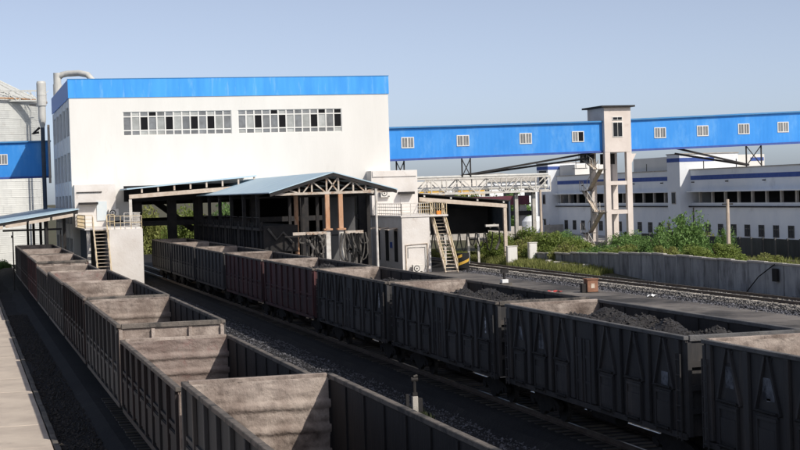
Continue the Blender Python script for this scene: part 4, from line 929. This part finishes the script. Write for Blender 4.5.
for s_ in range(nseg//2):
    a0, a1 = s_/32*2*math.pi, (s_+.97)/32*2*math.pi; R0, R1 = SR+.15, 1.2; z0, z1 = 19.25, 25.6
    rf.add([(R0*math.cos(a0), R0*math.sin(a0), z0), (R0*math.cos(a1), R0*math.sin(a1), z0), (R1*math.cos(a1), R1*math.sin(a1), z1+.0), (R1*math.cos(a0), R1*math.sin(a0), z1)], [(0, 1, 2, 3)])
    rf.beam((R0*math.cos(a0), R0*math.sin(a0), z0+.05), (R1*math.cos(a0), R1*math.sin(a0), z1+.05), .06)
rf.build('cone_roof', m_galv, silo); MB().tube([(0, 0, 25.5), (0, 0, 26.3)], 1.25, 20).build('roof_hatch', m_duct, silo)
ev = MB()
for s_ in range(64):
    a0, a1 = s_/64*2*math.pi, (s_+1)/64*2*math.pi; p, q = [((SR+.45)*math.cos(a), (SR+.45)*math.sin(a)) for a in (a0, a1)]
    ev.beam((*p, 19.2), (*q, 19.2), .3, .14)
ev.build('eave_walkway', m_rust, silo)
ev = MB()
for s_ in range(64):
    a0, a1 = s_/64*2*math.pi, (s_+1)/64*2*math.pi; p, q = [((SR+.55)*math.cos(a), (SR+.55)*math.sin(a)) for a in (a0, a1)]
    ev.beam((*p, 19.3), (*p, 20.2), .035); ev.beam((*p, 20.2), (*q, 20.2), .035)
ev.build('eave_railing', m_galv, silo)
MB().box(-1.2, 1.2, -SR*.55, -SR*.45, 22.6, 23.9).build('roof_box', m_dark, silo)

g_ = gallery('conveyor_gallery', (-16, 178.3), (9.35, 178.3), 9.6, 13.2, 9.75, 13.4, 3.2, 2, 'blue clad conveyor gallery between the silo and the hall, half in shadow', [2, 8, 14.2, 20.2])
dc = thing('duct_column', (8.55, 177.4, 0), 'tall pale dust duct on a dark pipe left of the hall', 'duct')
MB().tube([(0, 0, 14.9), (0, 0, 15.6), (0, 0, 15.9), (0, 0, 17.2)], [.22, .38, .40, .40], 16).tube([(0, 0, 17.2), (0, 0, 19.6), (0, 0, 19.8)], [.50, .50, .42], 16).tube([(0, 0, 18.3), (0, 0, 18.36)], .53, 16).build('cyclone', m_duct, dc)
MB().tube([(0, 0, -.6), (0, 0, 14.9)], .22, 12).build('down_pipe', m_ductdark, dc)
MB().tube([(.62, .3, 9.0), (.62, .3, 15.2)], .13, 8).build('side_pipe', m_fascia, dc)
MB().tube([(-.4, -.3, 14.4), (-1.1, -.3, 14.2), (-.3, -.3, 14.9)], .12, 8).build('elbow', m_dark, dc)
MB().beam((-1.3, 0, 17.3), (-.6, 0, 17.3), .12).build('bracket', m_dark, dc)
d2 = thing('roof_duct', (10.2, 176.6, 0), 'pale duct with a curved elbow bending onto the hall roof', 'duct')
MB().tube([(0, 0, 15), (0, 0, 19.4)], .46, 16).tube([(0, 0, 19.4), (0, 0, 20.6)], .40, 16).build('riser', m_duct, d2)
pts = [(.1, 0, 20.1), (.5, -.1, 20.4), (1.0, -.4, 20.48), (2.2, -1.5, 20.45), (3.0, -2.4, 20.2), (3.5, -3.0, 19.5), (3.6, -3.1, 18.3), (3.6, -3.1, 17.5)]
MB().tube(pts, .32, 14).build('elbow_pipe', m_duct, d2, smooth=True)
wk = thing('lattice_walkway', (-3.5, 196, 18.9), 'pale lattice walkway bridging from the silo roof towards the ducts', 'walkway')
for z in (0, 1.2):
    for yv in (0, 1.2): MB().beam((-3, yv, z), (13, yv, z), .12).build('chord', m_galv, wk)
for i in range(14):
    for yv in (0, 1.2): MB().beam((-3+i*1.23, yv, 0), (-3+i*1.23, yv, 1.2), .07).build('post', m_galv, wk); MB().beam((-3+i*1.2, yv, 0 if i % 2 else 1.2), (-1.8+i*1.2, yv, 1.2 if i % 2 else 0), .07).build('brace', m_galv, wk)
MB().box(-3, 13, .1, 1.1, .06, .1).build('deck', m_galv, wk)
for yv in (0, 1.2): MB().box(12.6, 12.9, yv-.15, yv+.15, -19.5, -.07).build('pillar', m_galv, wk)

# ------------------------------------------------------------------ small trackside things
sg = thing('ground_signal', (13.85, 50.6, -.25), 'short white ground signal post between the two wagon rows', 'signal')
MB().box(-.09, .09, -.09, .09, 0, .62).build('post', m_coping, sg, bevel=.01)
MB().box(.1, .24, -.08, .08, .1, .55).build('relay_box', m_dark, sg)
MB().box(-.08, .08, -.08, .08, .63, .74).tube([(0, 0, .72), (0, 0, 1.2)], .055, 8).build('mast', m_dark, sg)
MB().tube([(-.11, 0, 1.16), (.11, 0, 1.16)], .075, 8).build('lamp', m_dark, sg); MB().tube([(-.02, -.03, 1.25), (.1, -.05, 1.29)], .04, 8).build('lamp_hood', m_hose, sg)
MB().box(-.3, -.2, -.05, .05, 0, .7).build('lever', m_dark, sg)
s2 = thing('ground_signal', (37.6, 111.6, -.1), 'small dark ground signal with a white foot on the yard', 'signal')
MB().box(-.4, .4, -.25, .25, 0, .3).build('foot', m_kerb, s2); MB().box(-.35, .1, -.28, .2, .302, .55).build('white_cap', m_plastic, s2); MB().tube([(-.1, 0, .55), (-.1, 0, 1.1)], .1, 8).build('mast', m_dark, s2); MB().box(-.35, .2, -.1, .12, 1.0, 1.25).build('lamp', m_dark, s2)
bb = thing('point_machine_box', (40.1, 101.6, -.1), 'rusty brown trackside box standing on the yard', 'box')
MB().box(-.3, .45, -.35, .35, .03, .86).build('casing', m_brownbox, bb, bevel=.02); MB().box(-.36, .5, -.4, .4, .862, .92).build('lid', m_brownbox, bb); MB().box(-.62, -.305, -.2, .2, .03, .6).build('side_case', m_dark, bb)
MB().box(-.4, .5, -.45, .45, 0, .028).build('base', m_dark, bb)
MB().box(-.05, .2, -.362, -.352, .3, .6).build('door_plate', m_stair, bb)

# ------------------------------------------------------------------ vegetation
def leaf_mesh(name, nl, rx, ry, rz_, leaf, m, seed, clumps=34):
    q = np.random.default_rng(seed)
    cc = q.normal(0, 1, (clumps, 3)); cc /= np.linalg.norm(cc, axis=1)[:, None]; cc *= (q.random(clumps)**.4)[:, None]*.82
    cc[:, 2] = np.abs(cc[:, 2])*1.0-.1; cr_ = q.uniform(.10, .40, clumps); cc *= q.uniform(.75, 1.2, clumps)[:, None]
    ci = q.integers(0, clumps, nl); d = q.normal(0, 1, (nl, 3)); d /= np.linalg.norm(d, axis=1)[:, None]
    p = cc[ci]+d*(cr_[ci]*q.random(nl)**.45)[:, None]
    p = p*np.array([rx, ry, rz_]); p[:, 2] = np.maximum(p[:, 2]+.15*rz_, .02)
    a = q.normal(0, 1, (nl, 3)); a += d*.4; a /= np.linalg.norm(a, axis=1)[:, None]
    t = np.cross(a, q.normal(0, 1, (nl, 3))); t /= np.linalg.norm(t, axis=1)[:, None]; b = np.cross(a, t)
    s = (leaf*q.uniform(.5, 1.3, nl))[:, None]
    V = np.stack([p-t*s, p-b*s*.45, p+t*s, p+b*s*.45], 1).reshape(-1, 3)
    return numesh(name, V, np.arange(nl*4).reshape(-1, 4), m)
crowns = [leaf_mesh('crown', 22000, 1, 1, 1, .046, m_leaf[i % 3], 20+i, 90 if i % 3 == 1 else 40) for i in range(6)]
trunkm = MB()
for k in range(6):
    a = k*1.05; trunkm.tube([(0, 0, -.1), (.12*math.cos(a), .12*math.sin(a), .35), (.45*math.cos(a), .45*math.sin(a), .9)], [.045, .03, .01], 6)
trunkme = trunkm.mesh('trunk', m_bark)
def bush(x, yv, z0, w_, h_, ci, label, cat='bush', group='bushes growing behind the concrete wall', name='bush'):
    b = thing(name, (x, yv, z0), label, cat, group, random.uniform(0, 6))
    inst('crown', crowns[ci % 6], b, (0, 0, 0), 0, (w_/2, w_/2, h_*.8)); inst('trunk', trunkme, b, (0, 0, 0), 0, (w_/2.2, w_/2.2, h_*.8))
BL = [  # x, y, width, height, crown kind, label
 (58.2, 126.5, 6.0, 4.7, 1, 'tall dark green bush left of the thin lamp post'),
 (55.6, 125.0, 4.2, 3.0, 4, 'dark green bush just left of the tallest bush'),
 (60.6, 128.0, 4.0, 2.3, 1, 'dark bush behind the pale concrete pole'),
 (57.8, 118.5, 4.6, 2.1, 0, 'low green bush in front of the pale concrete pole'),
 (55.8, 118.5, 4.6, 2.2, 3, 'low green bush in front of the tallest bush'),
 (54.6, 121.0, 4.2, 2.2, 5, 'olive bush left of the tallest bush, near the wall'),
 (54.2, 127.5, 4.6, 1.7, 3, 'green bush just right of the tower legs'),
 (56.3, 133.5, 5.0, 2.0, 2, 'olive green bush behind the right tower leg'),
 (52.8, 129.0, 3.8, 1.5, 0, 'low green bush before the tower legs'),
 (53.6, 134.5, 4.2, 1.6, 1, 'dark bush in front of the tower stairs'),
 (53.8, 139.0, 5.0, 2.5, 3, 'green bush left of the tower stairs'),
 (51.9, 137.0, 4.0, 2.2, 2, 'olive bush left of the tower, near the wall'),
 (52.6, 143.0, 5.0, 3.0, 0, 'green bush below the far hall end tower'),
 (51.3, 146.0, 4.4, 2.3, 5, 'olive bush at the foot of the brown wooden pole'),
 (55.8, 147.0, 4.4, 2.9, 4, 'dark green bush behind the brown wooden pole'),
 (50.8, 151.0, 3.6, 2.3, 3, 'green bush behind the narrow white cabinet'),
 (51.5, 157.0, 4.8, 2.7, 0, 'green bush right of the canopy column'),
 (58.2, 155.0, 6.0, 2.4, 1, 'dark bush in front of the end of the far hall'),
 (63.5, 150.0, 5.5, 2.0, 4, 'dark bush behind the tower legs'),
 (66.5, 158.0, 6.0, 2.2, 1, 'dark bush beneath the tower'),
 (71.0, 150.0, 5.0, 2.6, 2, 'olive bush between the tower and the dark wall'),
 (59.5, 113.0, 3.4, 1.5, 2, 'small yellowish bush right of the pale concrete pole'),
 (56.4, 108.0, 3.0, 1.3, 5, 'small olive bush behind the right part of the concrete wall'),
 (54.6, 101.0, 3.0, 1.15, 0, 'small green bush near the right picture edge'),
 (52.9, 97.0, 2.6, 1.3, 5, 'small leafy bush at the right picture edge'),
 (62.2, 126.5, 2.2, 3.2, 1, 'slim dark shrub beside the pale concrete pole'),
 (52.9, 150.0, 4.4, 2.8, 2, 'olive bush just right of the brown wooden pole'),
 (55.0, 157.0, 5.0, 3.2, 3, 'green bush below the right end of the lattice bridge'),
 (45.0, 181.0, 5.0, 2.2, 0, 'green bush on the far side of the canopy, left'),
 (49.5, 186.0, 5.0, 2.6, 3, 'green bush on the far side of the canopy, right'),
]
for (x, yv, w_, h_, ci, lab) in BL: bush(x, yv, .25, w_, h_, ci, lab)
for i, (x, yv, w_, h_, lab) in enumerate([(24, 226, 9, 8.5, 'leafy tree seen through the hall passage, leftmost'), (30, 222, 9, 7.5, 'leafy tree seen through the hall passage, left of centre'), (36, 228, 9.5, 8, 'leafy tree seen through the hall passage, right of centre'), (42, 224, 9, 8.5, 'leafy tree seen through the hall passage, rightmost'),
        (74, 236, 9, 8, 'green tree behind the distant pipe rack, left'), (82, 240, 9, 8.3, 'green tree behind the distant pipe rack, right'), (62, 230, 7, 5, 'green tree behind the pale low wall'), (-8, 187.5, 4, 1.9, 'green bush at the left picture edge beside the silo'), (4.2, 188, 3, 1.5, 'small bush below the lean-to roof')]):
    bush(x, yv, -.6, w_, h_, i+2, lab, 'tree' if h_ > 4 else 'bush', 'trees beyond the buildings' if h_ > 4 else 'bushes beside the silo', 'leafy_tree' if h_ > 4 else 'bush')
def grass(name, n, xr, yr, zf, h, label, gm=None):
    x = rng.uniform(*xr, n); yv = rng.uniform(*yr, n); z = np.array([zf(a, b) for a, b in zip(x, yv)])
    a = rng.uniform(0, 6.28, n); hh = h*rng.uniform(.4, 1.3, n); wv = .045*rng.uniform(.6, 1.4, n); l = rng.normal(0, .3, (n, 2))*hh[:, None]
    c, s = np.cos(a)*wv, np.sin(a)*wv
    V = np.stack([np.stack([x-c, yv-s, z-.03], -1), np.stack([x+c, yv+s, z-.03], -1), np.stack([x+l[:, 0], yv+l[:, 1], z+hh], -1)], 1).reshape(-1, 3)
    o = bpy.data.objects.new(name, numesh(name, V, np.arange(n*3).reshape(-1, 3), gm or m_grass, 3)); COL.objects.link(o); return tag(o, label, 'grass', None, 'stuff')
def zg(x, yv): return -.3+.42*max(0, min(1, (x-47.9)/1.4))*max(0, min(1, (yv-112)/14))
g = MB().grid(lambda a, b: (47.7+a*5.5, 100+b*80, zg(47.7+a*5.5, 100+b*80)), 20, 60).build('grass_verge', m_earth); tag(g, kind='structure')
grass('grass', 20000, (48.2, 51.2), (121, 175), zg, .42, 'bright green grass strip between the far siding and the wall')
grass('grass', 7000, (51.5, 66), (84, 130), lambda a, b: zb_(a, b), .3, 'patchy grass behind the concrete wall')
grass('grass', 5000, (2.6, 4.0), (20, 34), lambda a, b: -.43, .10, 'sparse short grass along the edge of the concrete road', m_weed)
grass('grass', 260, (13.5, 14.3), (49.8, 51.6), lambda a, b: -.3, .2, 'weeds around the white ground signal', m_weed)
# rubble blocks on the grass by the wall
rb = MB().box(-.35, .35, -.25, .25, 0, .4).mesh('rubble_block', m_coping, bevel=.05)
for i, yv in enumerate((126.5, 129, 131.2, 133.6, 136)):
    o = inst('rubble_block', rb, None, (49.7+.05*i, yv, .1), random.uniform(0, 3), (random.uniform(.8, 1.4), 1, random.uniform(.7, 1.2)))
    tag(o, ('rightmost of the five pale rubble blocks in the grass', 'second pale rubble block from the right in the grass', 'middle one of the five pale rubble blocks in the grass', 'second pale rubble block from the left in the grass', 'leftmost of the five pale rubble blocks in the grass')[i], 'rubble', 'pale rubble blocks in the grass')
